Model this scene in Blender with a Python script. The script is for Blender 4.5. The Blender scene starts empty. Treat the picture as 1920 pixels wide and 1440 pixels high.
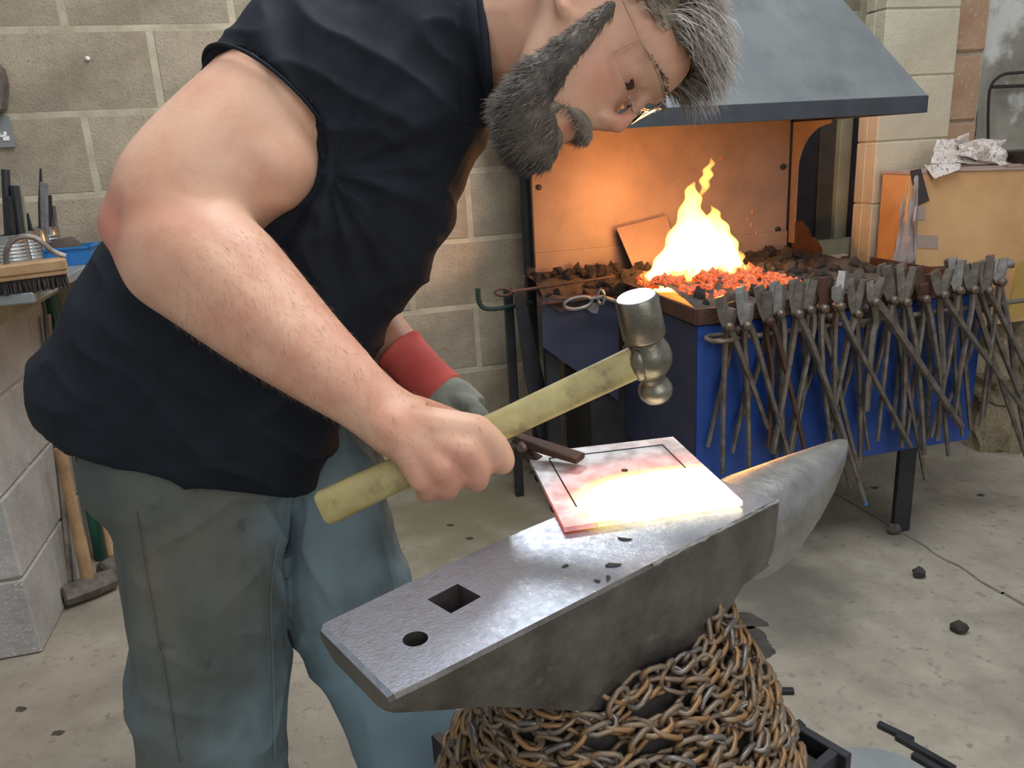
import bpy, bmesh, math, random
import numpy as np
from mathutils import Vector, Matrix, noise
random.seed(7); np.random.seed(7)
PI = math.pi
scn = bpy.context.scene
COL = scn.collection

# ------------------------------------------------------------------ camera
FPX, H = 1480.0, 1.15
PITCH, ROLL, PSI = math.radians(16.62), math.radians(3.28), math.radians(13.84)
cF = np.array([0, math.cos(PITCH), -math.sin(PITCH)])
_R = np.array([1., 0, 0]); _D = np.array([0, -math.sin(PITCH), -math.cos(PITCH)])
cR = math.cos(ROLL)*_R + math.sin(ROLL)*_D
cD = -math.sin(ROLL)*_R + math.cos(ROLL)*_D
cC = np.array([0, 0, H])
cd = bpy.data.cameras.new('camera'); cam = bpy.data.objects.new('camera', cd); COL.objects.link(cam)
cd.sensor_fit = 'HORIZONTAL'; cd.sensor_width = 36.0; cd.lens = 36.0*FPX/1920.0; cd.clip_start = 0.02
M = Matrix.Identity(4)
for i in range(3):
    M[i][0] = cR[i]; M[i][1] = -cD[i]; M[i][2] = -cF[i]; M[i][3] = cC[i]
cam.matrix_world = M
scn.camera = cam

# ------------------------------------------------------------------ light
scn.view_settings.view_transform = 'Standard'; scn.view_settings.look = 'None'
scn.view_settings.gamma = 1.0; scn.view_settings.exposure = 0.0
scn.view_settings.use_curve_mapping = False
wd = bpy.data.worlds.new('daylight'); scn.world = wd; wd.use_nodes = True
bg = wd.node_tree.nodes['Background']
bg.inputs['Color'].default_value = (0.93, 0.96, 1.0, 1); bg.inputs['Strength'].default_value = 0.42

def area(name, loc, target, sx, sy, power, col):
    l = bpy.data.lights.new(name, 'AREA'); l.shape = 'RECTANGLE'; l.size = sx; l.size_y = sy
    l.energy = power; l.color = col
    o = bpy.data.objects.new(name, l); COL.objects.link(o); o.location = loc
    o.rotation_euler = (Vector(target)-Vector(loc)).to_track_quat('-Z', 'Y').to_euler()
    return o
area('skylight', (0.35, 1.25, 3.0), (0.1, 1.1, 0.7), 1.6, 1.2, 62, (0.95, 0.98, 1.0))
area('doorway_daylight', (1.2, -2.2, 2.2), (0.2, 1.2, 0.8), 2.4, 1.8, 40, (1.0, 0.97, 0.93))

# ------------------------------------------------------------------ maths
W0 = np.array([0, 2.71, 0.]); eW = np.array([math.cos(PSI), math.sin(PSI), 0]); nW = np.array([math.sin(PSI), -math.cos(PSI), 0])
def ray(px, py): return cF + cR*((px-960)/FPX) + cD*((py-720)/FPX)
def P(px, py, d): return cC + ray(px, py)*d
def onz(px, py, z): r = ray(px, py); return cC + r*((z-H)/r[2])
def onw(px, py, off): r = ray(px, py); return cC + r*(nW.dot(W0+nW*off-cC)/nW.dot(r))
def ons(px, py, s): r = ray(px, py); return cC + r*(eW.dot(W0+eW*s-cC)/eW.dot(r))
def W(s, o, z): return W0 + eW*s + nW*o + np.array([0, 0, z])
def wc(X): X = np.asarray(X); return (X-W0).dot(eW), (X-W0).dot(nW), X[2]
def unit(v): v = np.asarray(v, float); return v/max(np.linalg.norm(v), 1e-9)
A3 = lambda *a: np.array(a, float)

# ------------------------------------------------------------------ materials
def mat(name, c1, c2=None, scale=8.0, rough=0.6, metal=0.0, bump=0.0, bscale=60.0, detail=6.0, pos=(0.35, 0.65), spec=0.5,
        speck=None, speck_scale=120.0, speck_amt=0.3, rough2=None, sss=0.0, aniso=(1, 1, 1), coat=0.0, sheen=0.0, c3=None, c3scale=2.0, c3pos=(.5, .65)):
    m = bpy.data.materials.new(name); m.use_nodes = True
    nt = m.node_tree; N = nt.nodes; L = nt.links
    b = N['Principled BSDF']
    tc = N.new('ShaderNodeTexCoord'); mp = N.new('ShaderNodeMapping'); mp.inputs['Scale'].default_value = aniso
    L.new(tc.outputs['Object'], mp.inputs['Vector'])
    b.inputs['Roughness'].default_value = rough; b.inputs['Metallic'].default_value = metal
    b.inputs['Specular IOR Level'].default_value = spec
    if sss: b.inputs['Subsurface Weight'].default_value = sss; b.inputs['Subsurface Radius'].default_value = (0.012, 0.005, 0.003); b.inputs['Subsurface Scale'].default_value = 1.0
    if coat: b.inputs['Coat Weight'].default_value = coat
    if sheen: b.inputs['Sheen Weight'].default_value = sheen; b.inputs['Sheen Roughness'].default_value = .5
    col = None
    def nz(sc, det=detail):
        n = N.new('ShaderNodeTexNoise'); n.inputs['Scale'].default_value = sc; n.inputs['Detail'].default_value = det
        n.inputs['Roughness'].default_value = 0.62; L.new(mp.outputs['Vector'], n.inputs['Vector']); return n
    def ramp(src, p):
        r = N.new('ShaderNodeMapRange'); r.inputs['From Min'].default_value = p[0]; r.inputs['From Max'].default_value = p[1]
        L.new(src, r.inputs['Value']); return r.outputs['Result']
    def mix(f, a, bb):
        x = N.new('ShaderNodeMix'); x.data_type = 'RGBA'
        if isinstance(f, float): x.inputs[0].default_value = f
        else: L.new(f, x.inputs[0])
        for sk, v in ((6, a), (7, bb)):
            if isinstance(v, tuple): x.inputs[sk].default_value = (*v[:3], 1)
            else: L.new(v, x.inputs[sk])
        return x.outputs[2]
    if c2 is None: b.inputs['Base Color'].default_value = (*c1, 1); col = None
    else:
        n1 = nz(scale); f = ramp(n1.outputs['Fac'], pos); col = mix(f, c1, c2)
        if rough2 is not None:
            rr = N.new('ShaderNodeMapRange'); rr.inputs['To Min'].default_value = rough; rr.inputs['To Max'].default_value = rough2
            L.new(f, rr.inputs['Value']); L.new(rr.outputs['Result'], b.inputs['Roughness'])
    if c3 is not None:
        n3 = nz(c3scale); col = mix(ramp(n3.outputs['Fac'], c3pos), col if col else c1, c3)
    if speck is not None:
        n2 = nz(speck_scale, 3.0); col = mix(ramp(n2.outputs['Fac'], (0.64-speck_amt*.2, 0.74-speck_amt*.2)), col if col else c1, speck)
    if col: L.new(col, b.inputs['Base Color'])
    if bump:
        n4 = nz(bscale, 8.0); bp = N.new('ShaderNodeBump'); bp.inputs['Strength'].default_value = bump; bp.inputs['Distance'].default_value = 0.004
        L.new(n4.outputs['Fac'], bp.inputs['Height']); L.new(bp.outputs['Normal'], b.inputs['Normal'])
    m['b'] = 1
    return m
def bsdf(m): return m.node_tree.nodes['Principled BSDF']
def sr(r, g, b):
    f = lambda c: (c/255/12.92) if c/255 <= .04045 else ((c/255+.055)/1.055)**2.4
    return (f(r), f(g), f(b))

MT = {}
MT['block'] = mat('concrete_block', sr(182, 170, 150), sr(150, 138, 120), 5, .92, bump=.9, bscale=170, speck=sr(112, 104, 92), speck_scale=330, speck_amt=.30, c3=sr(118, 116, 98), c3scale=1.6, c3pos=(.52, .75))
MT['block2'] = mat('painted_block', sr(204, 196, 174), sr(184, 175, 154), 4, .9, bump=.7, bscale=90, speck=sr(140, 134, 122), speck_scale=200, speck_amt=.2)
MT['mortar'] = mat('mortar', sr(196, 187, 166), sr(166, 158, 136), 12, .95, bump=.6, bscale=120)
MT['pier'] = mat('whitewashed_block', sr(176, 174, 170), sr(150, 148, 144), 5, .9, bump=.8, bscale=70, speck=sr(205, 204, 200), speck_scale=120, speck_amt=.2)
MT['redbrick'] = mat('worn_brick', sr(200, 166, 136), sr(178, 140, 112), 9, .9, bump=.9, bscale=80, speck=sr(196, 178, 152), speck_scale=40)
MT['render'] = mat('rough_render', sr(160, 156, 144), sr(128, 124, 112), 4, .95, bump=1, bscale=35, c3=sr(212, 212, 208), c3scale=2.2, c3pos=(.55, .62))
MT['rubble'] = mat('rubble_stone', sr(150, 138, 112), sr(118, 106, 84), 9, .95, bump=1, bscale=40, speck=sr(180, 168, 140), speck_scale=50)
MT['floor'] = mat('concrete_floor', sr(164, 157, 142), sr(140, 133, 119), 5, .8, bump=.5, bscale=70, detail=9, speck=sr(126, 119, 106), speck_scale=34, speck_amt=.3, c3=sr(118, 112, 100), c3scale=3.4, c3pos=(.48, .75))
MT['joint'] = mat('joint_dirt', sr(112, 106, 94), sr(96, 90, 80), 30, .9)
MT['oil'] = mat('oil_stain', sr(52, 50, 47), sr(74, 70, 64), 20, .6)
MT['hood'] = mat('hood_steel', sr(118, 123, 124), sr(100, 106, 108), 4, .42, metal=.0, c3=sr(70, 78, 80), c3scale=2.3, c3pos=(.55, .72), spec=.6)
MT['hood_rim'] = mat('hood_rim_steel', sr(62, 66, 74), sr(50, 54, 60), 14, .45)
MT['darksteel'] = mat('dark_steel', sr(50, 52, 58), sr(36, 36, 40), 12, .5, metal=.3)
MT['backplate'] = mat('hearth_plate_steel', sr(150, 132, 122), sr(124, 108, 100), 4, .5, speck=sr(150, 134, 124), speck_scale=120, speck_amt=.05)
MT['rust'] = mat('rusty_steel', sr(96, 66, 52), sr(66, 48, 42), 14, .7, metal=.3, bump=.5, bscale=80)
MT['blue'] = mat('blue_paint', sr(34, 74, 152), sr(26, 58, 124), 5, .45)
MT['navy'] = mat('navy_paint', sr(58, 62, 84), sr(46, 50, 72), 6, .5)
MT['coke'] = mat('coke', sr(74, 68, 64), sr(40, 38, 38), 40, .9, bump=.8, bscale=200, speck=sr(130, 120, 108), speck_scale=90, speck_amt=.1)
MT['ash'] = mat('ash_bed', sr(92, 82, 74), sr(56, 50, 46), 30, .95, bump=1, bscale=120)
MT['iron'] = mat('forged_iron', sr(128, 121, 113), sr(88, 81, 74), 30, .40, metal=.45, bump=.25, bscale=160, c3=sr(104, 80, 60), c3scale=9, c3pos=(.52, .7))
MT['iron_light'] = mat('worn_bright_iron', sr(166, 166, 166), sr(126, 124, 120), 30, .38, metal=.6, bump=.2, bscale=120)
MT['anvil_face'] = mat('anvil_face_steel', sr(182, 188, 198), sr(150, 156, 168), 120, .26, metal=.9, bump=.16, bscale=320, detail=10, rough2=.40)
MT['anvil_side'] = mat('anvil_side_steel', sr(124, 121, 116), sr(86, 82, 78), 16, .40, metal=.7, bump=.45, bscale=60, c3=sr(150, 150, 146), c3scale=14, c3pos=(.62, .74))
MT['horn'] = mat('horn_steel_lit', sr(172, 172, 170), sr(140, 139, 136), 22, .34, metal=.85, bump=.3, bscale=70)  # paler than the anvil sides: top light and highlights put into the colour
MT['chain'] = mat('rusty_chain', sr(120, 110, 98), sr(146, 112, 74), 30, .5, metal=.45, bump=.2, bscale=200, pos=(.4, .6))
MT['chain_dark'] = mat('grey_chain', sr(116, 110, 106), sr(132, 112, 88), 30, .42, metal=.55, pos=(.45, .65))
MT['hammer'] = mat('hammer_steel', sr(150, 146, 134), sr(110, 106, 96), 26, .33, metal=.85, bump=.2, bscale=90)
MT['hickory'] = mat('hickory', sr(186, 174, 120), sr(146, 134, 84), 16, .5, aniso=(1, 1, 1), bump=.15, bscale=80, c3=sr(84, 76, 50), c3scale=34, c3pos=(.56, .78), detail=9)
MT['wood'] = mat('old_wood', sr(176, 144, 106), sr(140, 108, 76), 9, .7, bump=.3, bscale=60, c3=sr(104, 80, 58), c3scale=12, c3pos=(.6, .75))
MT['wood_grey'] = mat('grey_wood', sr(150, 150, 130), sr(120, 120, 102), 7, .8, bump=.4, bscale=60)
MT['ply'] = mat('plywood', sr(214, 172, 122), sr(196, 148, 98), 3.5, .65, c3=sr(170, 122, 80), c3scale=3.2, c3pos=(.58, .72))
MT['paper'] = mat('newspaper', sr(222, 212, 204), sr(196, 184, 176), 12, .9, speck=sr(130, 124, 122), speck_scale=110, speck_amt=.5)
MT['plastic'] = mat('grey_plastic_sheet', sr(176, 168, 166), sr(140, 130, 128), 9, .5)
MT['tape'] = mat('dark_tape', sr(64, 52, 48))
MT['tape2'] = mat('grey_tape', sr(168, 146, 136))
MT['tin'] = mat('tin_can', sr(214, 212, 208), sr(186, 184, 180), 20, .25, metal=.95)
MT['bluebox'] = mat('blue_plastic', sr(44, 128, 200), sr(34, 106, 172), 9, .45)
MT['stone'] = mat('stone', sr(104, 92, 84), sr(78, 70, 64), 18, .9, bump=.6, bscale=60)
MT['bristle'] = mat('black_bristle', sr(44, 42, 40), sr(62, 58, 54), 30, .9)
MT['green'] = mat('green_paint', sr(34, 88, 74), sr(26, 66, 56), 9, .5)
MT['green2'] = mat('dark_green_paint', sr(34, 60, 54), sr(26, 44, 40), 12, .5)
MT['cable'] = mat('black_cable', sr(40, 38, 36))
MT['yellow'] = mat('yellow_board', sr(178, 148, 76), sr(160, 130, 62), 6, .7)
MT['yellow_plastic'] = mat('yellow_plastic', sr(226, 222, 40))
MT['signgrey'] = mat('sign_grey', sr(124, 128, 128)); MT['signwhite'] = mat('sign_white', sr(236, 236, 232))
MT['stainless'] = mat('grey_plate', sr(140, 146, 148), sr(122, 128, 130), 6, .5, metal=.2)
MT['stand'] = mat('stand_steel', sr(84, 78, 72), sr(62, 58, 54), 10, .55, metal=.4, bump=.3)
MT['skin'] = mat('skin', sr(214, 172, 146), sr(202, 152, 126), 14, .48, bump=.12, bscale=190, sss=.12, c3=sr(196, 138, 116), c3scale=7, c3pos=(.52, .75), spec=.4)
MT['shirt'] = mat('black_cotton', sr(27, 33, 43), sr(20, 25, 33), 20, .78, bump=.15, bscale=500, spec=.22)
MT['hair'] = mat('greying_hair', sr(146, 134, 116), sr(112, 100, 84), 40, .5, c3=sr(92, 84, 70), c3scale=22)
MT['hair_tip'] = mat('silver_hair', sr(196, 188, 184), sr(160, 154, 150), 60, .4)
MT['beard'] = mat('dark_beard', sr(70, 63, 58), sr(98, 90, 82), 40, .6)
MT['beard_grey'] = mat('grey_beard', sr(142, 132, 118), sr(110, 100, 88), 40, .5)
MT['glove_red'] = mat('red_glove_cuff', sr(206, 92, 84), sr(188, 74, 68), 16, .8, bump=.3)
MT['glove_grey'] = mat('grey_suede', sr(150, 154, 140), sr(124, 128, 116), 16, .85, bump=.4)
MT['boot'] = mat('black_leather', sr(44, 40, 38), sr(32, 30, 28), 20, .5)
MT['hface'] = mat('polished_steel', sr(205, 205, 210), sr(190, 190, 196), 90, .16, metal=1.0)
MT['armhair'] = mat('fine_brown_hair', sr(128, 96, 74))
MT['eye'] = mat('dark_eye', sr(52, 36, 32), rough=.15)
m = MT['jeans'] = mat('dirty_denim', sr(98, 104, 98), sr(76, 83, 79), 7, .85, bump=.2, bscale=260, c3=sr(112, 106, 94), c3scale=5, c3pos=(.5, .75), aniso=(1, 1, .6), speck=sr(58, 64, 62), speck_scale=16, speck_amt=.15)
m = MT['glass'] = mat('clear_lens', (.97, .98, .98), rough=.03, spec=.5)
bsdf(m).inputs['Transmission Weight'].default_value = 1.0; bsdf(m).inputs['IOR'].default_value = 1.12

# ------------------------------------------------------------------ mesh builder
class MB:
    def __init__(s): s.v = []; s.f = []
    def add(s, vs, fs):
        o = len(s.v); s.v += [tuple(float(c) for c in v) for v in vs]; s.f += [tuple(i+o for i in f) for f in fs]; return s
    def box(s, c, h, ax=None, bev=0.0):
        c = A3(*c); ax = np.eye(3) if ax is None else ax
        if bev <= 0:
            vs = [c+ax[0]*x*h[0]+ax[1]*y*h[1]+ax[2]*z*h[2] for z in (-1, 1) for y in (-1, 1) for x in (-1, 1)]
            return s.add(vs, [(0, 2, 3, 1), (4, 5, 7, 6), (0, 1, 5, 4), (2, 6, 7, 3), (0, 4, 6, 2), (1, 3, 7, 5)])
        bm = bmesh.new(); bmesh.ops.create_cube(bm, size=2)
        for v in bm.verts: v.co = Vector((v.co.x*h[0], v.co.y*h[1], v.co.z*h[2]))
        bmesh.ops.bevel(bm, geom=bm.edges[:]+bm.verts[:], offset=bev, segments=1, affect='EDGES')
        bm.verts.index_update()
        s.add([c+ax[0]*v.co.x+ax[1]*v.co.y+ax[2]*v.co.z for v in bm.verts], [[q.index for q in f.verts] for f in bm.faces]); bm.free(); return s
    def rings(s, rs, caps=True, close=False):
        n = len(rs[0]); o = []
        for r in rs: o += list(r)
        fs = []
        K = len(rs)
        for k in range(K if close else K-1):
            k2 = (k+1) % K
            for i in range(n):
                j = (i+1) % n; fs.append((k*n+i, k*n+j, k2*n+j, k2*n+i))
        if caps and not close:
            fs.append(tuple(reversed(range(n)))); fs.append(tuple((K-1)*n+i for i in range(n)))
        return s.add(o, fs)
    def loft(s, st, n=16, p=2.0, caps=True):
        """st: (centre, U, V) half-extent vectors, optional exponent"""
        rs = []
        for q in st:
            c, U, V = [np.asarray(t, float) for t in q[:3]]; pp = q[3] if len(q) > 3 else p
            r = []
            for i in range(n):
                a = 2*PI*i/n; x, y = math.cos(a), math.sin(a)
                x = math.copysign(abs(x)**(2/pp), x); y = math.copysign(abs(y)**(2/pp), y)
                r.append(c+U*x+V*y)
            rs.append(r)
        return s.rings(rs, caps)
    def tube(s, pts, r, n=8, up=None, flat=None, close=False, p=2.0):
        pts = [A3(*q) for q in pts]; K = len(pts)
        rr = r if hasattr(r, '__len__') else [r]*K
        ff = flat if hasattr(flat, '__len__') else [flat or 1.0]*K
        st = []; prev = None
        for k in range(K):
            if close: t = unit(pts[(k+1) % K]-pts[k-1])
            else: t = unit(pts[min(k+1, K-1)]-pts[max(k-1, 0)])
            ref = A3(*up) if up is not None else (prev if prev is not None else (A3(0, 0, 1) if abs(t[2]) < .9 else A3(1, 0, 0)))
            u = unit(ref-t*ref.dot(t)); v = np.cross(t, u); prev = u
            st.append((pts[k], u*rr[k], v*rr[k]*ff[k], p))
        if close:
            rs = []
            for c, U, V, pp in st: rs.append([c+U*math.cos(2*PI*i/n)+V*math.sin(2*PI*i/n) for i in range(n)])
            return s.rings(rs, False, True)
        return s.loft(st, n, p)
    def lathe(s, c, axis, prof, n=20, ref=None):
        c = A3(*c); a = unit(axis); ref = A3(0, 0, 1) if ref is None else ref
        if abs(a.dot(unit(ref))) > .95: ref = A3(1, 0, 0)
        u = unit(ref-a*ref.dot(a)); v = np.cross(a, u)
        return s.loft([(c+a*t, u*max(r, 1e-4), v*max(r, 1e-4)) for t, r in prof], n)
    def prism(s, poly, d):
        """poly list of 3d points, extruded by vector d"""
        poly = [A3(*q) for q in poly]; d = A3(*d); n = len(poly)
        nn = sum((np.cross(poly[i]-poly[0], poly[(i+1) % n]-poly[0]) for i in range(n)), A3(0, 0, 0))
        if nn.dot(d) > 0: poly = poly[::-1]
        vs = poly+[q+d for q in poly]
        fs = [tuple(range(n)), tuple(reversed(range(n, 2*n)))]
        for i in range(n): j = (i+1) % n; fs.append((j, i, i+n, j+n))
        return s.add(vs, fs)
    def ell(s, c, ax, n=12, m=8):
        c = A3(*c); rs = []
        for k in range(1, m):
            t = PI*k/m; rs.append([c+ax[2]*math.cos(t)+(ax[0]*math.cos(2*PI*i/n)+ax[1]*math.sin(2*PI*i/n))*math.sin(t) for i in range(n)])
        o = len(s.v); s.rings(rs, False); e = len(s.v)
        s.v += [tuple(c+ax[2]), tuple(c-ax[2])]
        for i in range(n):
            j = (i+1) % n; s.f.append((e, o+j, o+i)); b_ = o+(m-2)*n; s.f.append((e+1, b_+i, b_+j))
        return s
    def sph(s, c, r, n=12, m=8): return s.ell(c, np.eye(3)*r, n, m)
    def mesh(s, name, org=(0, 0, 0), fix=True):
        me = bpy.data.meshes.new(name); me.from_pydata([(v[0]-org[0], v[1]-org[1], v[2]-org[2]) for v in s.v], [], s.f)
        me.update()
        if fix:
            bm = bmesh.new(); bm.from_mesh(me); bmesh.ops.recalc_face_normals(bm, faces=bm.faces); bm.to_mesh(me); bm.free()
        return me

ORG = {}
def shade(me, smooth, ang=None):
    if not smooth: return
    me.polygons.foreach_set('use_smooth', [True]*len(me.polygons))
    if ang is not None:
        try: me.set_sharp_from_angle(angle=math.radians(ang))
        except Exception: pass
def thing(name, label, cat, loc, group=None):
    o = bpy.data.objects.new(name, None); o.empty_display_size = .02; COL.objects.link(o); o.location = loc
    o['label'] = label; o['category'] = cat; ORG[o.name] = A3(*loc)
    if group: o['group'] = group
    return o
def obj(name, mb, m, parent=None, smooth=True, ang=35, label=None, org=None):
    if isinstance(mb, MB):
        og = ORG[parent.name] if parent is not None else A3(*(org if org is not None else np.array(mb.v).min(0)*A3(0, 0, 1)+np.array(mb.v).mean(0)*A3(1, 1, 0)))
        me = mb.mesh(name, og)
        shade(me, smooth, ang)
    else: me = mb; og = ORG[parent.name] if parent is not None else A3(0, 0, 0) if org is None else A3(*org)
    o = bpy.data.objects.new(name, me); COL.objects.link(o)
    if m is not None: 
        for mm in (m if isinstance(m, (list, tuple)) else [m]): me.materials.append(MT[mm] if isinstance(mm, str) else mm)
    if parent is not None: o.parent = parent
    else: o.location = og
    ORG[o.name] = og
    if label: o['label'] = label
    return o
def tag(o, label, cat, group=None):
    o['label'] = label; o['category'] = cat
    if group: o['group'] = group
    return o
def struct(o): o['kind'] = 'structure'; return o
def inst(name, me, parent, loc, rot=(0, 0, 0), scale=(1, 1, 1)):
    o = bpy.data.objects.new(name, me); COL.objects.link(o); o.parent = parent
    o.location = loc; o.rotation_euler = rot; o.scale = scale
    return o
def rock_mesh(name, seed, m, sub=1, amp=.35):
    bm = bmesh.new(); bmesh.ops.create_icosphere(bm, subdivisions=sub, radius=1)
    for v in bm.verts:
        q = noise.noise(v.co*1.3+Vector((seed*7.1, 3, 1)))*amp*1.6+noise.noise(v.co*3.1+Vector((seed*3.3, 9, 5)))*amp*.7
        v.co *= 1+q
    me = bpy.data.meshes.new(name); bm.to_mesh(me); bm.free(); me.materials.append(m); return me
def remesh(mb, vox, smooth=2, fac=.5, name='r', org=(0, 0, 0)):
    me = mb.mesh('tmp', org)
    o = bpy.data.objects.new('tmp', me); COL.objects.link(o)
    r = o.modifiers.new('r', 'REMESH'); r.mode = 'VOXEL'; r.voxel_size = vox
    if smooth:
        sm = o.modifiers.new('s', 'SMOOTH'); sm.iterations = smooth; sm.factor = fac
    dg = bpy.context.evaluated_depsgraph_get(); dg.update()
    out = bpy.data.meshes.new_from_object(o.evaluated_get(dg)); out.name = name
    bpy.data.objects.remove(o); bpy.data.meshes.remove(me)
    out.polygons.foreach_set('use_smooth', [True]*len(out.polygons))
    return out
def catmull(pts, k=6):
    pts = [A3(*p) for p in pts]; out = []
    for i in range(len(pts)-1):
        p0, p1, p2, p3 = pts[max(i-1, 0)], pts[i], pts[i+1], pts[min(i+2, len(pts)-1)]
        for j in range(k):
            t = j/k; out.append(.5*((2*p1)+(-p0+p2)*t+(2*p0-5*p1+4*p2-p3)*t*t+(-p0+3*p1-3*p2+p3)*t**3))
    out.append(pts[-1]); return out
WAX = [eW, nW, A3(0, 0, 1)]

# ================================================================== SETTING
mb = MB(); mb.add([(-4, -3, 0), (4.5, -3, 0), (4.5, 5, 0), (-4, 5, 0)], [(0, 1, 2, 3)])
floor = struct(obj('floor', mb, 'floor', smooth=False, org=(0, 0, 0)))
def patch(name, c, rx, ry, seed, m, z=.0015, n=36, parent=floor):
    v = [(c[0], c[1], z)]; 
    for i in range(n):
        a = 2*PI*i/n; k = 1+.55*noise.noise(Vector((math.cos(a)*1.4+seed, math.sin(a)*1.4, seed)))+.25*noise.noise(Vector((math.cos(a)*4+seed, math.sin(a)*4, 2)))
        v.append((c[0]+rx*k*math.cos(a), c[1]+ry*k*math.sin(a), z))
    q = MB(); q.add(v, [(0, 1+i, 1+(i+1) % n) for i in range(n)]); return obj(name, q, m, parent, smooth=False)
for px, py, rx, ry, sd in ((1400, 1165, .05, .03, 1.2), (1415, 1205, .045, .05, 4.2), (1445, 1010, .10, .05, 8)):
    c = onz(px, py, 0)
    if sd != 8: patch('oil_stain', c, rx, ry, sd, 'oil')
for k, (px, py) in enumerate([(1840, 929), (845, 985), (1000, 885), (880, 1010), (1560, 900), (1640, 915), (40, 1330), (110, 1375)]):
    patch('oil_stain', onz(px, py, 0), .012, .008, k*2.7, 'oil')
# soot by the anvil, and other soft darker patches tinted into the concrete
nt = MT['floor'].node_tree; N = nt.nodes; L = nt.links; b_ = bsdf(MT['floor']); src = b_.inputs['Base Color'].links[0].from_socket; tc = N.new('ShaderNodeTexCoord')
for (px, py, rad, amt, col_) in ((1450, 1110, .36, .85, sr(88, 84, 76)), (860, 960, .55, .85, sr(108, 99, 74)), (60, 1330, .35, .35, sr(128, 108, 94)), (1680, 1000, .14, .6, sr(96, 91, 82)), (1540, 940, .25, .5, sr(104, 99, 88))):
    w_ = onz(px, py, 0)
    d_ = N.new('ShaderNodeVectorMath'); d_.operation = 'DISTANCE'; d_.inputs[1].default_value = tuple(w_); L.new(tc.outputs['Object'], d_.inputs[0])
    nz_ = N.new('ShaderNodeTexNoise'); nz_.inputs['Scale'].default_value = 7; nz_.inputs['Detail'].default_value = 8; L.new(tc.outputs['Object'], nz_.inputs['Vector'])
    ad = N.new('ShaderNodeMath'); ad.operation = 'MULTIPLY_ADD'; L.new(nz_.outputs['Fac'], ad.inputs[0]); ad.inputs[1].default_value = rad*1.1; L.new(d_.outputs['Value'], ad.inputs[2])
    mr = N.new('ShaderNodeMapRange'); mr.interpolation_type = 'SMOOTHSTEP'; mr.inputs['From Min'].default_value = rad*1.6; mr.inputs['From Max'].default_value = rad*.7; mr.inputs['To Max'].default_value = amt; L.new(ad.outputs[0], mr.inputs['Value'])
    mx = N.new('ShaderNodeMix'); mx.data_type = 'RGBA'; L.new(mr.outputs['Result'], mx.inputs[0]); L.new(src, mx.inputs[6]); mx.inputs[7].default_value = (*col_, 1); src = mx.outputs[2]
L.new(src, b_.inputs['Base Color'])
# expansion joint in the slab
q = MB(); a, b_ = onz(1690, 1000, 0), onz(1925, 1142, 0); d = unit(b_-a); t = np.cross(d, A3(0, 0, 1))*.006
pts = catmull([a-d*.3]+[a+(b_-a)*k/6+t*random.uniform(-1.5, 1.5) for k in range(7)]+[b_+d*.8], 3)
vs = []; fs = []
for p in pts: vs += [p+t*random.uniform(.4, 1)+A3(0, 0, .001), p-t*random.uniform(.4, 1)+A3(0, 0, .001)]
for i in range(len(pts)-1): fs.append((2*i, 2*i+1, 2*i+3, 2*i+2))
q.add(vs, fs); obj('slab_joint', q, 'joint', floor, smooth=False)

# back wall of concrete blocks
def wall_root(name, s0, s1, o0, o1, z0, z1, m='mortar'):
    q = MB(); q.box(W((s0+s1)/2, (o0+o1)/2, (z0+z1)/2), ((s1-s0)/2, (o1-o0)/2, (z1-z0)/2), WAX)
    return struct(obj(name, q, m, smooth=False, org=W((s0+s1)/2, o1, z0)))
wall_back = wall_root('wall_back', -2.6, 3.4, -.2, -.0035, 0, 2.44)
def bevel_block(name, h, m, bev=.006, seed=0):
    q = MB(); q.box((0, 0, 0), h, None, bev); me = q.mesh(name); me.materials.append(MT[m]); return me
blk = [bevel_block('block', (.2165, .05, .1065), 'block', .003+.0008*i) for i in range(3)]
def lay(parent, me, s, o, z, rz=0.0, scale=(1, 1, 1), nm='block'):
    p = W(s, o, z)-ORG[parent.name]
    return inst(nm, me, parent, tuple(p), (0, 0, PSI+rz), scale)
JZ, CH = 1.537, .2248
for r in range(-7, 4):
    zc = JZ+CH*(r+.5)
    if zc < .05: continue
    base = -1.224 if r % 2 == 0 else -1.008
    for k in range(-3, 11):
        s = base+.224+.448*k
        if s < -2.5 or s > 3.2: continue
        lay(wall_back, blk[(k+r) % 3], s, -.052+random.uniform(-.001, .0015), zc, 0)
# unseen window added beside the hood for highlights on anvil and hammer
wn = struct(obj('added_window', MB().box(W(-.06, .012, 2.22), (.27, .012, .012), WAX), 'hood_rim', smooth=False, org=W(-.06, 0, 1.75)))
for c_, h_ in (((-.06, 1.75), (.27, .012)), ((-.33, 1.985), (.012, .235)), ((.21, 1.985), (.012, .235)), ((-.06, 1.985), (.006, .225))):
    obj('added_window_frame', MB().box(W(c_[0], .012, c_[1]), (h_[0], .012, h_[1]), WAX), 'hood_rim', wn, smooth=False)
area('highlight_light', W(-.06, .02, 1.985), W(-.06, 1.0, 1.75), .50, .44, 18, (.93, .97, 1.0))
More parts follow.
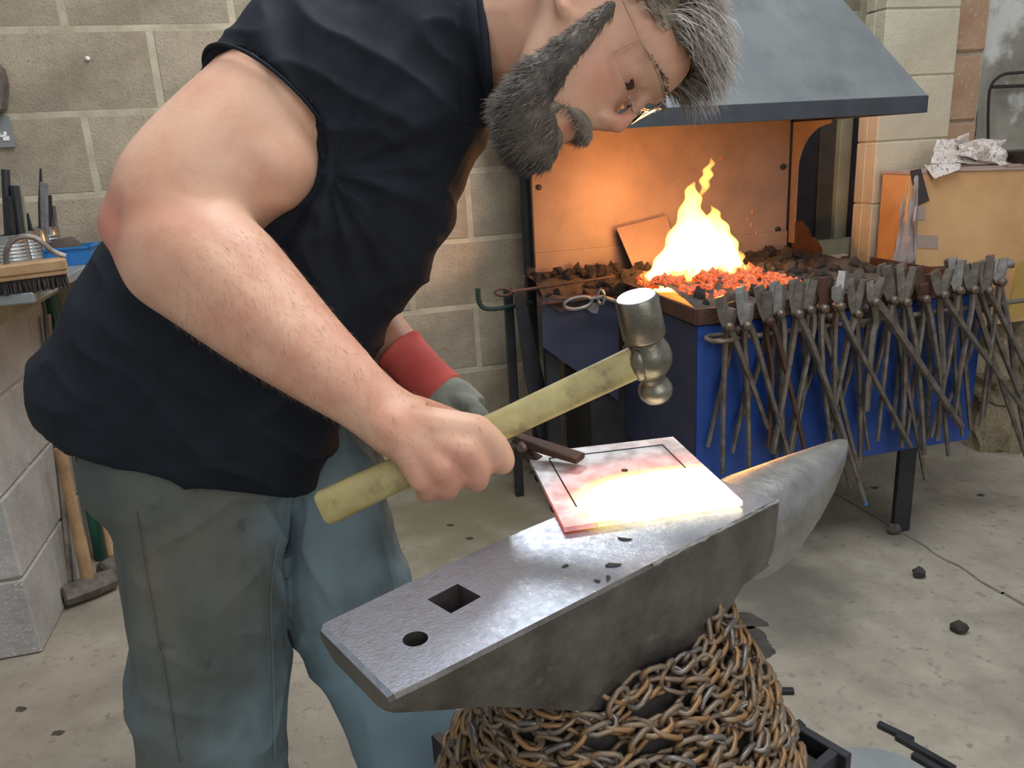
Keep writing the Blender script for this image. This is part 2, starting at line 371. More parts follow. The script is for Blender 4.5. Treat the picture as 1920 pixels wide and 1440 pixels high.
# chimney pillar of painted blocks at the right of the forge
PO, S0, S1 = .27, 1.235, 1.525
pillar = wall_root('wall_pillar', S0+.005, S1-.005, .19, PO-.0035, 0, 2.5)
obj('pillar_core', MB().box(W((S0+S1)/2+.05, .092, 1.25), ((S1-S0)/2-.06, .097, 1.25), WAX), 'mortar', pillar, smooth=False)
pb = bevel_block('block', ((S1-S0)/2-.002, .05, .0995), 'block2', .003)
pside = bevel_block('block', (.05, .014, .0995), 'block2', .003)
pz = wc(onw(1640, 267, PO))[2]
for r in range(-5, 7):
    z = pz+.204*(r+.5)
    if r % 2 == 0 or r < 2:
        lay(pillar, pb, (S0+S1)/2, PO-.05, z)
    else:
        for dx, hw in ((-.04, .098), (.104, .036)):
            lay(pillar, bevel_block('block', (hw, .05, .0995), 'block2', .003), (S0+S1)/2+dx, PO-.05, z)
    lay(pillar, pside, S0+.05, .206, z)
# clay brick column and rendered wall beyond it
bcol = wall_root('wall_brick', 1.60, 1.80, -.006, .095, 0, 2.5)
bb = bevel_block('brick', (.092, .03, .112), 'redbrick', .008)
for r in range(-4, 6):
    lay(bcol, bb, 1.70+random.uniform(-.006, .006), .075+random.uniform(-.006, .006), 1.27+.235*r+random.uniform(-.01, .01), nm='brick')
q = MB(); nx, nz = 26, 34
vs = []; fs = []
for i in range(nx+1):
    for j in range(nz+1):
        s = 1.80+1.5*i/nx; z = 2.5*j/nz
        vs.append(W(s, .085+.03*noise.noise(Vector((s*4, z*4, 3)))+.012*noise.noise(Vector((s*13, z*13, 8))), z))
for i in range(nx):
    for j in range(nz): k = i*(nz+1)+j; fs.append((k, k+nz+1, k+nz+2, k+1))
q.add(vs, fs); struct(obj('wall_right', q, 'render', org=W(2.5, .08, 0)))
# rubble footing stones at the lower right
rub = struct(obj('wall_rubble', MB().box(W(2.3, .18, .2), (.60, .25, .20), WAX), 'rubble', org=W(2.3, .5, 0), smooth=False))
rm = [rock_mesh('stone', k, MT['rubble'], 2, .28) for k in range(4)]
for k in range(46):
    z = random.choice((.05, .13, .21, .29, .36, .42)); s = random.uniform(1.68, 2.3); o = .44+.12*(s-1.68)+random.uniform(-.03, .02)-.18*z
    sc = random.uniform(.05, .085)
    p = W(s, o, z)-ORG[rub.name]
    inst('stone', rm[k % 4], rub, tuple(p), (random.random()*6, random.random()*6, random.random()*6), (sc*1.3, sc, sc*.8))

# low block pier that carries the bench on the left
PS = -1.417
pier = struct(obj('wall_pier', MB().box(W(PS-.30, .33, .42), (.292, .322, .415), WAX), 'mortar', smooth=False, org=W(PS-.3, .33, 0)))
for r in range(4):
    z = .105+.2125*r
    cuts = ([0, .448, .665] if r % 2 == 0 else [0, .22, .665])
    for a, b_ in zip(cuts[:-1], cuts[1:]):
        me = bevel_block('block', (.05, (b_-a)/2-.003, .1035), 'pier', .005)
        lay(pier, me, PS-.05, (a+b_)/2, z)
    me = bevel_block('block', (.215, .05, .1035), 'pier', .005)
    lay(pier, me, PS-.318, .665-.05, z)

# ================================================================== BENCH AND WHAT STANDS ON IT
BZ = .905
bench = thing('workbench', 'grey steel bench top resting on the whitewashed block pier', 'workbench', W(-1.55, .35, BZ-.03))
q = MB(); q.box(W(-1.62, .36, BZ-.012), (.38, .345, .012), WAX, .003); obj('bench_top', q, 'stainless', bench)
q = MB(); q.box(W(-1.60, .36, BZ-.055), (.24, .28, .03), WAX, .003); obj('bench_frame', q, 'wood_grey', bench)
def upright(name, p0, p1, r, m, lab, cat, n=10, grp=None):
    return tag(obj(name, MB().tube([p0, p1], r, n), m), lab, cat, grp)
upright('pipe', ons(92, 535, -1.39), A3(*W(-1.385, .17, .0)), .018, 'green', 'green painted pipe standing under the bench edge beside the pier', 'pipe')
# cans of files and punches
def can(px, py, off, r, h, lab):
    s, o, z = wc(onw(px, py, off)); c = W(s, off, BZ+.0005)
    t = thing('tin_can', lab, 'can', c, 'open ribbed tin cans on the bench')
    prof = [(0, r*.97), (.004, r)]
    k = int(h/.006)
    for i in range(k): prof.append((.012+(h-.03)*i/k, r*(1.0 if i % 2 else .965)))
    prof += [(h-.016, r), (h-.003, r), (h, r*1.03), (h, r*.95), (h-.012, r*.94), (.02, r*.93)]
    obj('can_body', MB().lathe(c, (0, 0, 1), prof, 24), 'tin', t, ang=25)
    return c
C1 = can(30, 490, .36, .037, .105, 'widest ribbed tin can, at the left end of the bench row')
C2 = can(62, 490, .24, .030, .105, 'ribbed tin can second from the left, behind the wire brush handle')
C3 = can(80, 487, .17, .027, .105, 'slim ribbed tin can between two others on the bench')
C4 = can(97, 470, .10, .030, .105, 'rightmost ribbed tin can, beside the blue tray')
def stick(name, c, dx, tip, r, m, lab, flat=1.0, taper=.85, n=6, cat='tool'):
    base = c+A3(0, 0, .024)+eW*dx
    top = tip; mid = base+(top-base)*.6
    return tag(obj(name, MB().tube([base, mid, top], [r*.9, r, r*taper], n, flat=flat), m, ang=30), lab, cat, 'files and punches in the cans')
stick('punch', C1, -.016, onw(10, 318, .34), .010, 'darksteel', 'tall dark round punch standing in the leftmost can', 1, .95, 10)
stick('punch', C1, .0, onw(15, 368, .38), .008, 'darksteel', 'short dark round punch in front in the widest can', 1, .95, 10)
stick('punch', C1, .018, onw(27, 348, .35), .0105, 'darksteel', 'thick dark round punch at the right rim of the widest can', 1, .98, 10)
stick('file', C2, -.01, onw(38, 328, .25), .006, 'wood_grey', 'thin brownish file leaning in the second can', .5, .4)
stick('file', C2, .012, onw(50, 400, .24), .007, 'darksteel', 'short dark file low in the second can', .5, .8)
stick('chisel', C3, .0, onw(76, 316, .17), .009, 'darksteel', 'pointed dark chisel, tallest in the slim can', .6, .3)
stick('cold_chisel', C3, .008, onw(82, 342, .19), .011, 'iron_light', 'broad grey chisel with a light worn blade in the slim can', .4, 1)
stick('punch', C4, -.008, onw(93, 366, .10), .007, 'darksteel', 'slanted dark punch in the rightmost can', 1, .9, 8)
stick('file', C4, .012, onw(101, 386, .10), .007, 'iron', 'stubby brown file at the right rim of the rightmost can', .5, .8)
tag(obj('marker', MB().tube([W(-1.53, .44, BZ+.002), W(-1.53, .44, BZ+.125)], .008, 10), 'yellow_plastic'), 'yellow plastic tube at the left edge behind the brush handle', 'tube')
# blue tray with a stone
s, o, _ = wc(onw(135, 480, .12))
tray = thing('blue_tray', 'blue plastic tray on the bench by the elbow', 'tray', W(s, .14, BZ))
q = MB(); q.box(W(s, .14, BZ+.004), (.062, .05, .003), WAX)
for sx in (-1, 1): q.box(W(s+sx*.064, .14, BZ+.025), (.0025, .055, .024), WAX)
for so in (-1, 1): q.box(W(s, .14+so*.054, BZ+.025), (.066, .0025, .024), WAX)
obj('tray_body', q, 'bluebox', tray, smooth=False)
q = MB(); 
for so in (-1, 1): q.box(W(s, .14+so*.057, BZ+.047), (.072, .004, .003), WAX)
for sx in (-1, 1): q.box(W(s+sx*.068, .14, BZ+.047), (.004, .061, .003), WAX)
obj('tray_rim', q, 'bluebox', tray, smooth=False)
me = rock_mesh('stone', 11, MT['stone'], 2, .3); o_ = bpy.data.objects.new('rust_lump', me); COL.objects.link(o_); o_.location = W(s-.005, .14, BZ+.04); o_.scale = (.05, .04, .033); shade(me, True)
tag(o_, 'brown rusty lump lying in the blue tray', 'lump')
# hand brush on the front edge of the bench
bp0, bp1 = onw(-60, 512, .70), onw(124, 490, .66)
bl = thing('bench_brush', 'wooden block brush with dark bristles and a bent iron handle on the bench edge', 'brush', (bp0+bp1)/2-A3(0, 0, .04))
dx = unit(bp1-bp0); dy = unit(np.cross(A3(0, 0, 1), dx)); dz = np.cross(dx, dy); L2 = np.linalg.norm(bp1-bp0)/2; ctr = (bp0+bp1)/2
bax = [dx, dy, dz]
obj('brush_back', MB().box(ctr-dz*.004, (L2, .03, .013), bax, .004), 'wood', bl, ang=20)
obj('brush_backing_strip', MB().box(ctr-dz*.021, (L2*.985, .028, .004), bax, .001), 'wood', bl)
q = MB()
for i in range(46):
    for j in range(6):
        b0 = ctr+dx*(L2*.93*(-1+2*i/45))+dy*(-.022+.0088*j)-dz*.024
        q.tube([b0, b0-dz*(.028+random.uniform(0, .006))+dx*random.uniform(-.006, .006)+dy*random.uniform(-.006, .006)], [.0022, .0016], 4)
br = obj('bristles', q, 'bristle', bl); br['kind'] = 'stuff'
hp = [P(-2, 492, 1.80), P(3, 470, 1.79), P(14, 452, 1.785), P(32, 446, 1.785), P(50, 452, 1.79), P(64, 470, 1.80), P(82, 480, 1.81)]
hd = 1.0
sh = ctr-A3(0, 0, 0)
hb = catmull([ctr+dx*(-.02+(t*.115))+dz*(z_+.008) for t, z_ in ((0, 0), (.05, .028), (.2, .05), (.42, .056), (.62, .045), (.8, .018), (1.0, .003))], 5)
obj('handle', MB().tube(hb, [.0065]*len(hb), 8, flat=.7), 'iron', bl)
# sledgehammer leaning at the pier and a second one behind
def sledge(px0, py0, px1, py1, hx0, hx1, lab, hl=.055, nm='sledgehammer'):
    base = A3(*onz(px0, py0, .035)); 
    top = ons(px1, py1, -1.36)
    t = thing(nm, lab, 'hammer', (base[0], base[1], 0))
    obj('handle', MB().tube(catmull([base-A3(0, 0, .02), base+(top-base)*.25, base+(top-base)*.6, top], 4), [.019]*6+[.016]*7, 10, flat=.75), 'wood', t)
    d = unit(onz(hx1[0], hx1[1], .035)-onz(hx0[0], hx0[1], .035)); c = base
    obj('hammer_head', MB().lathe(c-d*hl*1.3+A3(0, 0, .0), d, [(0, .022), (.006, .029), (hl*.8, .032), (hl*1.3, .034), (hl*1.8, .032), (hl*2.6-.006, .029), (hl*2.6, .022)], 8), 'iron', t, ang=30)
sledge(168, 1100, 112, 840, (130, 1120), (220, 1085), 'sledgehammer with a long wooden handle leaning against the block pier')
sledge(215, 1060, 185, 930, (190, 1075), (245, 1045), 'shorter hammer half hidden behind the trousers next to the sledgehammer', .035, 'hand_hammer')
upright('steel_bar', ons(88, 590, -1.395), onz(134, 1120, 0)+A3(0, 0, 0), .011, 'iron', 'rusty steel bar leaning on the side of the block pier', 'bar', 8)
upright('steel_bar', ons(112, 700, -1.38), onz(140, 1100, 0), .008, 'stainless', 'pale grey metal strip leaning beside the rusty bar', 'bar', 4)
# sign on the wall, at the left edge
sg = thing('wall_sign', 'small grey sign with white letters on the block wall at the left edge', 'sign', onw(-20, 250, .006))
c = onw(-14, 248, .006); obj('sign_panel', MB().box(c, (.05, .003, .043), WAX, .001), 'signgrey', sg)
s, o, z = wc(c)
def strokes(parts):
    q = MB()
    for a, b_, cc, d in parts: q.box(W(s+(a+b_)/2, .0105, z+(cc+d)/2), ((b_-a)/2, .0012, (d-cc)/2), WAX)
    return q
obj('lettering', strokes([(-.006, .0, -.02, .012), (.0, .02, .006, .012), (.012, .02, -.012, .006), (.012, .034, -.014, -.008), (.024, .040, -.024, -.012), (.028, .036, -.008, .0), (-.035, -.028, -.022, .012), (-.028, -.012, .006, .012), (-.018, -.012, -.022, .006)]), 'signwhite', sg, smooth=False)
c = onw(0, 150, .05); tag(obj('angle_bracket', MB().prism([onw(-20, 100, .01), onw(10, 130, .01), onw(18, 160, .01), onw(14, 205, .01), onw(-20, 225, .01)], nW*.05), 'iron'), 'dark metal bracket on the wall above the sign', 'bracket')
# screw in the wall
q = MB().lathe(onw(165, 110, -.002), nW, [(0, .006), (.006, .006), (.009, .003)], 10); tag(obj('wall_plug', q, 'signwhite'), 'small white plug in the block wall above the elbow', 'plug')

# ================================================================== FORGE
forge = thing('forge', 'blacksmith coke forge with blue front panel and wide grey hood', 'forge', W(.6, .5, 0))
FS0, FS1 = .07, 1.02
obj('back_plate', MB().box(W((FS0+FS1)/2, .095, .99), ((FS1-FS0)/2, .004, .20), WAX), 'backplate', forge, smooth=False)
obj('back_plate_lower_strip', MB().box(W((FS0+FS1)/2, .103, .765), ((FS1-FS0)/2, .004, .048), WAX), 'backplate', forge, smooth=False)
for px, py in ((1004, 352), (1012, 482)):
    s, o, z = wc(onw(px, py, .1)); obj('bolt', MB().lathe(W(s+.012, .098, z), nW, [(0, .009), (.006, .009), (.008, .006)], 8), 'darksteel', forge)
for px, py in ((1468, 313), (1458, 430)):
    s, o, z = wc(onw(px, py, .1)); obj('bolt', MB().lathe(W(s, .098, z), nW, [(0, .010), (.007, .010), (.009, .006)], 8), 'darksteel', forge)
obj('left_post', MB().box(W(FS0-.012, .10, .60), (.016, .016, .60), WAX, .003), 'darksteel', forge)
obj('right_post', MB().box(W(FS1+.04, .04, .60), (.016, .016, .60), WAX, .003), 'darksteel', forge)
# arched cheek plate on the right
arc = [(.10, .77), (.135, .77), (.135, 1.02)]
for k in range(9):
    a = PI-(PI/2)*k/8; arc.append((.135+.17+.17*math.cos(a), 1.02+.15*math.sin(a)))
arc += [(.305, 1.182), (.10, 1.182)]
obj('arched_cheek', MB().prism([W(FS1+.01, o, z) for o, z in arc], eW*.005), 'backplate', forge, smooth=False)
arc2 = [(.10, .77), (.150, .77), (.150, 1.02)]  # mirrored left cheek, added to keep firelight off the wall
for k in range(9):
    a = PI-(PI/2)*k/8; arc2.append((.150+.17+.17*math.cos(a), 1.02+.15*math.sin(a)))
arc2 += [(.320, 1.182), (.10, 1.182)]
obj('arched_cheek', MB().prism([W(FS0-.004, o, z) for o, z in arc2], -eW*.005), 'darksteel', forge, smooth=False)
obj('side_lip', MB().prism([W(FS1+.012, o, z) for o, z in ((.12, .74), (.12, .84), (.17, .85), (.21, .825), (.23, .80), (.25, .80), (.29, .765), (.29, .74))], eW*.006), 'rust', forge, smooth=False)
# hood
HZ0, HZ1 = 1.181, 1.226
hb = [(-.06, .06), (1.045, .06), (1.045, .70), (-.06, .70)]; ht = [(.30, .06), (.70, .06), (.70, .215), (.30, .215)]
q = MB(); q.add([W(s, o, HZ1) for s, o in hb]+[W(s, o, 1.90) for s, o in ht], [(0, 1, 5, 4), (1, 2, 6, 5), (2, 3, 7, 6), (3, 0, 4, 7)])
q.add([W(s*.99+.005, o*.99, HZ1-.004) for s, o in hb]+[W(s, o-.006, 1.896) for s, o in ht], [(4, 5, 1, 0), (5, 6, 2, 1), (6, 7, 3, 2), (7, 4, 0, 3)])
me = q.mesh('hood', ORG[forge.name], fix=False); hood = obj('hood', me, 'hood', forge)
q = MB(); cs, co = (1.045-.06)/2, .38; hs, ho = (1.045+.06)/2, .32
q.box(W(cs, .70-.004, (HZ0+HZ1)/2), (hs, .005, (HZ1-HZ0)/2), WAX, .001); q.box(W(cs, .06, (HZ0+HZ1)/2), (hs, .005, (HZ1-HZ0)/2), WAX, .001)
for s in (-.06, 1.045): q.box(W(s, co, (HZ0+HZ1)/2), (.005, ho, (HZ1-HZ0)/2), WAX, .001)
obj('rim', q, 'hood_rim', hood)
obj('flue', MB().box(W(.50, .135, 2.3), (.20, .08, .42), WAX, .004), 'hood', forge)
# hearth body
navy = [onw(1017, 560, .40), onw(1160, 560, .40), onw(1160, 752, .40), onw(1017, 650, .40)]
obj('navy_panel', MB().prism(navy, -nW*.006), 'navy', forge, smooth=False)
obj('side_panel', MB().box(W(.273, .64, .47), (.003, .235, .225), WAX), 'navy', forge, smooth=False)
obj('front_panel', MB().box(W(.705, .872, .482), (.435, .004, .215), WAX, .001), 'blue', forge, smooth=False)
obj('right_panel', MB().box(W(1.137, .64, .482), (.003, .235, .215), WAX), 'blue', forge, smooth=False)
q = MB(); TZ = .70
q.box(W(.705, .877, .721), (.437, .004, .021), WAX, .001)
q.box(W(.268, .64, .721), (.004, .235, .021), WAX, .001); q.box(W(1.14, .64, .721), (.004, .235, .021), WAX, .001)
obj('tray_lip', q, 'rust', forge, smooth=False)
obj('tray_bottom', MB().box(W(.70, .64, .705), (.43, .235, .004), WAX), 'rust', forge, smooth=False)
obj('hearth_floor', MB().prism([W(FS0, .105, .70), W(FS1, .105, .70), W(FS1+.1, .42, .70), W(.0, .42, .70)], (0, 0, .004)), 'rust', forge, smooth=False)
q = MB(); q.box(W(.945, .86, .135), (.028, .008, .135), WAX, .001)
obj('leg', q, 'darksteel', forge, smooth=False)
obj('leg', MB().box(W(.33, .80, .135), (.02, .02, .135), WAX, .001), 'darksteel', forge, smooth=False)
obj('leg', MB().box(W(.04, .36, .32), (.02, .015, .32), WAX, .001), 'darksteel', forge, smooth=False)
obj('brace', MB().prism([W(-.05, .30, .72), W(-.02, .30, .72), W(.03, .30, .45), W(.10, .30, .05), W(.04, .30, .05), W(-.03, .30, .45)], -nW*.01), 'darksteel', forge, smooth=False)
obj('blower_box', MB().box(W(.36, .25, .25), (.20, .14, .18), WAX, .01), 'darksteel', forge)
# rail for the tongs
RO, RZ = .915, .665
q = MB(); q.tube([W(.29, RO, RZ), W(1.34, RO, RZ+.01)], .007, 8)
for s in (.33, .72, 1.10): q.box(W(s, (RO+.877)/2, RZ), (.006, (RO-.877)/2+.003, .010), WAX)
obj('tongs_rail', q, 'iron', forge)
rg = [W(.335+.032*math.cos(a), RO+.012+.03*math.sin(a), .685) for a in np.linspace(PI, 2.9*PI, 16)]
tag(obj('iron_ring', MB().tube([W(.31+.034*math.cos(a), .916+.034*math.sin(a), .672) for a in np.linspace(0, 2*PI, 20)[:-1]], .006, 8, close=True), 'iron'), 'rusty iron ring hanging at the left end of the tongs rail', 'ring')

# ---- coke bed
q = MB(); n = 30; vs = []; fs = []
FIRE = onw(1298, 525, .53); fs_, fo_, _ = wc(FIRE)
def bedz(s, o):
    z = .755+.025*noise.noise(Vector((s*9, o*9, 2)))+.012*noise.noise(Vector((s*25, o*25, 7)))
    z += .038*math.exp(-((s-fs_-.06)**2+(o-fo_-.08)**2)/.03)-.012
    if o > .8: z -= (o-.8)*.25
    if s < .30 and .27 < o < .445: z -= (o-.27)*.55*min(1, (.30-s)/.06)*max(0, min(1, (.445-o)/.05))
    if o > .44: z = max(z, .741+.006*noise.noise(Vector((s*40, o*40, 3))))
    return z
for i in range(n+1):
    for j in range(n+1):
        o = .107+.765*j/n; s0 = (.03 if o < .42 else .275); s1 = FS1+.01
        s0 = .03+(.245)*max(0, min(1, (o-.40)/.05)); s = s0+(s1-s0)*i/n; vs.append(W(s, o, bedz(s, o)))
for i in range(n):
    for j in range(n): k = i*(n+1)+j; fs.append((k, k+n+1, k+n+2, k+1))
q.add(vs, fs); bed = obj('coke_bed', q, 'ash', org=W(.6, .5, .7)); tag(bed, 'bed of small ash and coke breeze filling the forge hearth', 'coke'); bed['kind'] = 'stuff'
mg = bpy.data.materials.new('glowing_coke'); mg.use_nodes = True
nt = mg.node_tree; b_ = bsdf(mg); b_.inputs['Base Color'].default_value = (.12, .07, .06, 1); b_.inputs['Roughness'].default_value = .9
nn = nt.nodes.new('ShaderNodeTexNoise'); nn.inputs['Scale'].default_value = 2.4; nn.inputs['Detail'].default_value = 5; rp = nt.nodes.new('ShaderNodeValToRGB')
rp.color_ramp.elements[0].position = .35; rp.color_ramp.elements[0].color = (.10, .006, .003, 1); rp.color_ramp.elements[1].position = .68; rp.color_ramp.elements[1].color = (1.8, .26, .035, 1)
tc = nt.nodes.new('ShaderNodeTexCoord'); nt.links.new(tc.outputs['Object'], nn.inputs['Vector']); nt.links.new(nn.outputs['Fac'], rp.inputs['Fac'])
nt.links.new(rp.outputs['Color'], b_.inputs['Emission Color']); b_.inputs['Emission Strength'].default_value = .9
cold = [rock_mesh('coke_lump', 20+k, MT['coke'], 1, .4) for k in range(4)]
hot = [rock_mesh('glowing_coke', 30+k, mg, 1, .6) for k in range(6)]
for k in range(395):
    if k >= 330: o = random.uniform(.56, .862); s = random.uniform(.285, .70)
    elif 255 < k <= 285: o = random.uniform(fo_, .84); s = random.uniform(.30, .66)
    elif k > 285: o = random.uniform(.12, .38); s = random.uniform(.04, .34)
    elif k < 110:
        a = random.random()*2*PI; r = .06+.12*math.sqrt(random.random()); s = fs_+r*math.cos(a); o = fo_+.02+r*.9*math.sin(a)
    else:
        o = random.uniform(.12, .86); s = random.uniform(.04 if o < .4 else .29, 1.0)
    if o > .40 and s < .282: continue
    d = math.hypot(s-fs_, (o-fo_)*1.0)
    isc = d < .17 or (o > fo_ and o < .80 and abs(s-fs_) < .20)
    me = hot[k % 6] if isc else cold[k % 4]
    sc = random.uniform(.009, .017) if isc else random.uniform(.010, .022)
    ob = bpy.data.objects.new('glowing_coke' if isc else 'coke_lump', me); COL.objects.link(ob)
    ob.location = W(s, o, bedz(s, o)+sc*.35); ob.rotation_euler = (random.random()*6, random.random()*6, random.random()*6); ob.scale = (sc*1.2, sc, sc*.9)
    if isc: tag(ob, 'glowing orange lump of coke around the forge fire', 'coke', 'glowing coke around the fire')
    else: tag(ob, 'dull grey-brown lump of coke lying in the forge hearth', 'coke', 'cold coke in the hearth')

# ---- flames: emitting gas volumes
mf = bpy.data.materials.new('flame_gas'); mf.use_nodes = True; nt = mf.node_tree
nt.nodes.remove(nt.nodes['Principled BSDF']); em = nt.nodes.new('ShaderNodeEmission'); em.inputs['Color'].default_value = (1, .43, .085, 1); em.inputs['Strength'].default_value = 120
nt.links.new(em.outputs['Emission'], nt.nodes['Material Output'].inputs['Volume'])
fl = thing('forge_fire', 'tall yellow-white flames burning in the coke of the forge', 'fire', FIRE)
FD = cF.dot(FIRE-cC)
def flame(pts, wid, dep, seed):
    """pts: (px, py) centre line, wid: half width px"""
    cs = catmull([(a, b_, w) for (a, b_), w in zip(pts, wid)], 6)
    st = []
    for k, (x, y, w) in enumerate(cs):
        c = P(x+3*math.sin(k*.9+seed), y, FD); st.append((c, cR*max(w, .4)*FD/FPX, cF*max(w, .4)*dep*FD/FPX))
    q = MB().loft(st, 18)
    q.v = [tuple(A3(*v)+cR*.004*noise.noise(Vector(v)*38+Vector((seed, 0, 0)))) for v in q.v]
    return obj('flame', q, mf, fl, ang=None)
flame([(1305, 545), (1305, 515), (1305, 480), (1300, 440), (1297, 400), (1297, 365), (1300, 340)], [80, 92, 72, 46, 24, 14, 1], .9, 1)
flame([(1320, 540), (1330, 500), (1338, 460), (1340, 430), (1338, 405), (1336, 385)], [70, 62, 44, 28, 14, 1], .8, 3)
flame([(1360, 530), (1362, 500), (1362, 470), (1360, 445), (1360, 420)], [30, 28, 20, 10, 1], .9, 5)
flame([(1245, 535), (1248, 510), (1262, 480), (1272, 455)], [36, 34, 16, 1], .9, 7)
flame([(1380, 525), (1382, 505), (1388, 485), (1390, 470)], [16, 14, 7, 1], .9, 8)
flame([(1318, 372), (1320, 350), (1324, 330), (1330, 312), (1338, 296)], [1, 8, 11, 7, 1], .6, 9)
fp = bpy.data.lights.new('fire_light', 'POINT'); fp.energy = 5.0; fp.color = (1, .33, .10); fp.shadow_soft_size = .07
fo = bpy.data.objects.new('fire_light', fp); COL.objects.link(fo); fo.location = W(fs_-.06, .36, .98)
# ---- things in the hearth
pl = [onw(1156, 428, .13), onw(1250, 404, .13), onw(1275, 500, .24), onw(1195, 520, .24)]
nn_ = unit(np.cross(pl[1]-pl[0], pl[3]-pl[0])); 
tag(obj('steel_plate', MB().prism(pl, nn_*.004), 'backplate', smooth=False), 'square steel plate leaning on the back of the forge left of the fire', 'plate')
def rod(pts, r, n=8): return MB().tube(pts, r, n)
pk = thing('poker', 'thin rusty poker with a looped end laid across the left of the hearth', 'poker', P(1000, 540, 2.35))
a, b_ = onw(958, 547, .42), onw(1150, 518, .36)
a = W(wc(a)[0], .42, .80); b2 = W(.36, .36, .795); a = onw(958, 547, .50); b2 = onw(1150, 519, .44)
obj('rod', rod(catmull([a, (a+b2)/2, b2], 4), .0045), 'rust', pk)
lc = onw(943, 548, .50); obj('loop', MB().tube([lc+eW*.024*math.cos(t)+A3(0, 0, 1)*(.010*math.sin(t)-.002*math.cos(t)) for t in np.linspace(0, 2*PI, 16)[:-1]], .004, 6, close=True), 'rust', pk)
pr_ = thing('poker', 'long rusty iron bar heating with its tip in the right side of the fire', 'bar', onw(1640, 505, .62))
obj('rod', rod([onw(1395, 514, .50), onw(1640, 506, .58), onw(1900, 499, .66)], .006), 'rust', pr_)
hk = thing('swivel_hook', 'shiny forged eye bolt lying on the hearth corner above the navy panel', 'hook', onz(1110, 570, .79))
hz = .46
obj('eye', MB().tube([onw(1084+26*math.cos(t), 568+11*math.sin(t)-4*math.cos(t), hz) for t in np.linspace(0, 2*PI, 18)[:-1]], .0055, 8, close=True), 'iron_light', hk)
obj('shank', rod([onw(1105, 560, hz), onw(1130, 557, hz), onw(1165, 568, hz), onw(1200, 575, hz)], .006), 'iron_light', hk)
obj('collar', MB().tube([onw(1127+4*math.cos(t), 557+13*math.sin(t), hz-.0) + nW*.010*math.cos(t) for t in np.linspace(0, 2*PI, 12)[:-1]], .005, 6, close=True), 'iron_light', hk)
tag(obj('steel_scrap', MB().prism([onw(1093, 572, .44), onw(1126, 566, .44), onw(1120, 588, .44), onw(1108, 586, .44)], -nW*.003), 'iron_light', smooth=False), 'small bright steel offcut hanging over the hearth edge under the eye bolt', 'offcut')
tag(obj('ash_spill', MB().prism([onw(1022, 570, .41), onw(1040, 556, .39), onw(1090, 560, .39), onw(1092, 572, .41), onw(1066, 583, .415), onw(1052, 586, .415)], -nW*.03), 'ash', smooth=False), 'crusted ash spilling over the left front corner of the hearth', 'ash')
# green bent bar on the left of the forge
gb = catmull([onw(896, 541, .22), onw(897, 560, .22), onw(902, 573, .22), onw(915, 579, .22), onw(950, 576, .22), onw(998, 567, .20)], 4)
tag(obj('bent_bar', MB().tube(gb, .008, 8), 'green2'), 'dark green bent bar sticking out left of the forge frame', 'bar')
tag(obj('support_bar', MB().box(W(-.045, .20, .36), (.014, .012, .36), WAX, .002), 'darksteel'), 'dark upright bar standing against the wall left of the forge', 'bar')
# flying sparks
for k, (px, py) in enumerate([(1247, 400), (1252, 398), (1242, 415), (1233, 468), (1400, 415), (1408, 425), (1418, 440), (1352, 300), (1410, 400)]):
    a = P(px, py, FD); tag(obj('spark', MB().tube([a, a+(-cD*.012+cR*random.uniform(-.004, .004))], .0007, 4), mg), 'tiny glowing spark flying above the forge fire', 'spark', 'sparks above the fire')

# ---- tongs on the rail
def tongs(lab, px, py, jaws, reins, off, m='iron', jm='iron', jw=.017, rr=.0062, tip=None):
    c = onw(px, py, off)
    t = thing('tongs', lab, 'tongs', c, 'tongs hanging on the forge rail')
    for k, (jx, jy) in enumerate(jaws):
        j = onw(jx, jy, off+(.006 if k else -.006)); d = j-c
        obj('jaw', MB().tube([c-d*.12, c+d*.25+eW*.004*(1 if k else -1), c+d*.55, j], [.009, .013, jw, jw*.85], 4, up=unit(np.cross(nW, d)), flat=.5, p=6), jm, t, ang=30)
    for k, rp_ in enumerate(reins):
        o2 = off+(.004 if k else -.010)
        pts = [c]
        for i, (x, y) in enumerate(rp_): pts.append(onw(x, y, o2))
        pts = catmull(pts, 4)
        obj('rein', MB().tube(pts, np.linspace(rr*1.5, rr*.95, len(pts)), 6), m, t)
    obj('rivet', MB().lathe(c-nW*.014, nW, [(0, .007), (.004, .012), (.028, .012), (.034, .006)], 10), m, t)
    if tip:
        o3 = off-.010 if tip[1] == 0 else off+.004
        a = onw(*reins[tip[1]][-1], o3); b_ = onw(*reins[tip[1]][-2], o3); d = unit(b_-a)
        obj('tip', MB().tube([a-d*.006, a+d*.022], .0062, 8), 'bluebox', t, label='pale blue painted rein tip')
ordn = ['first', 'second', 'third', 'fourth', 'fifth', 'sixth', 'seventh', 'eighth', 'ninth', 'tenth', 'eleventh', 'twelfth', 'thirteenth', 'fourteenth', 'fifteenth', 'sixteenth', 'seventeenth']
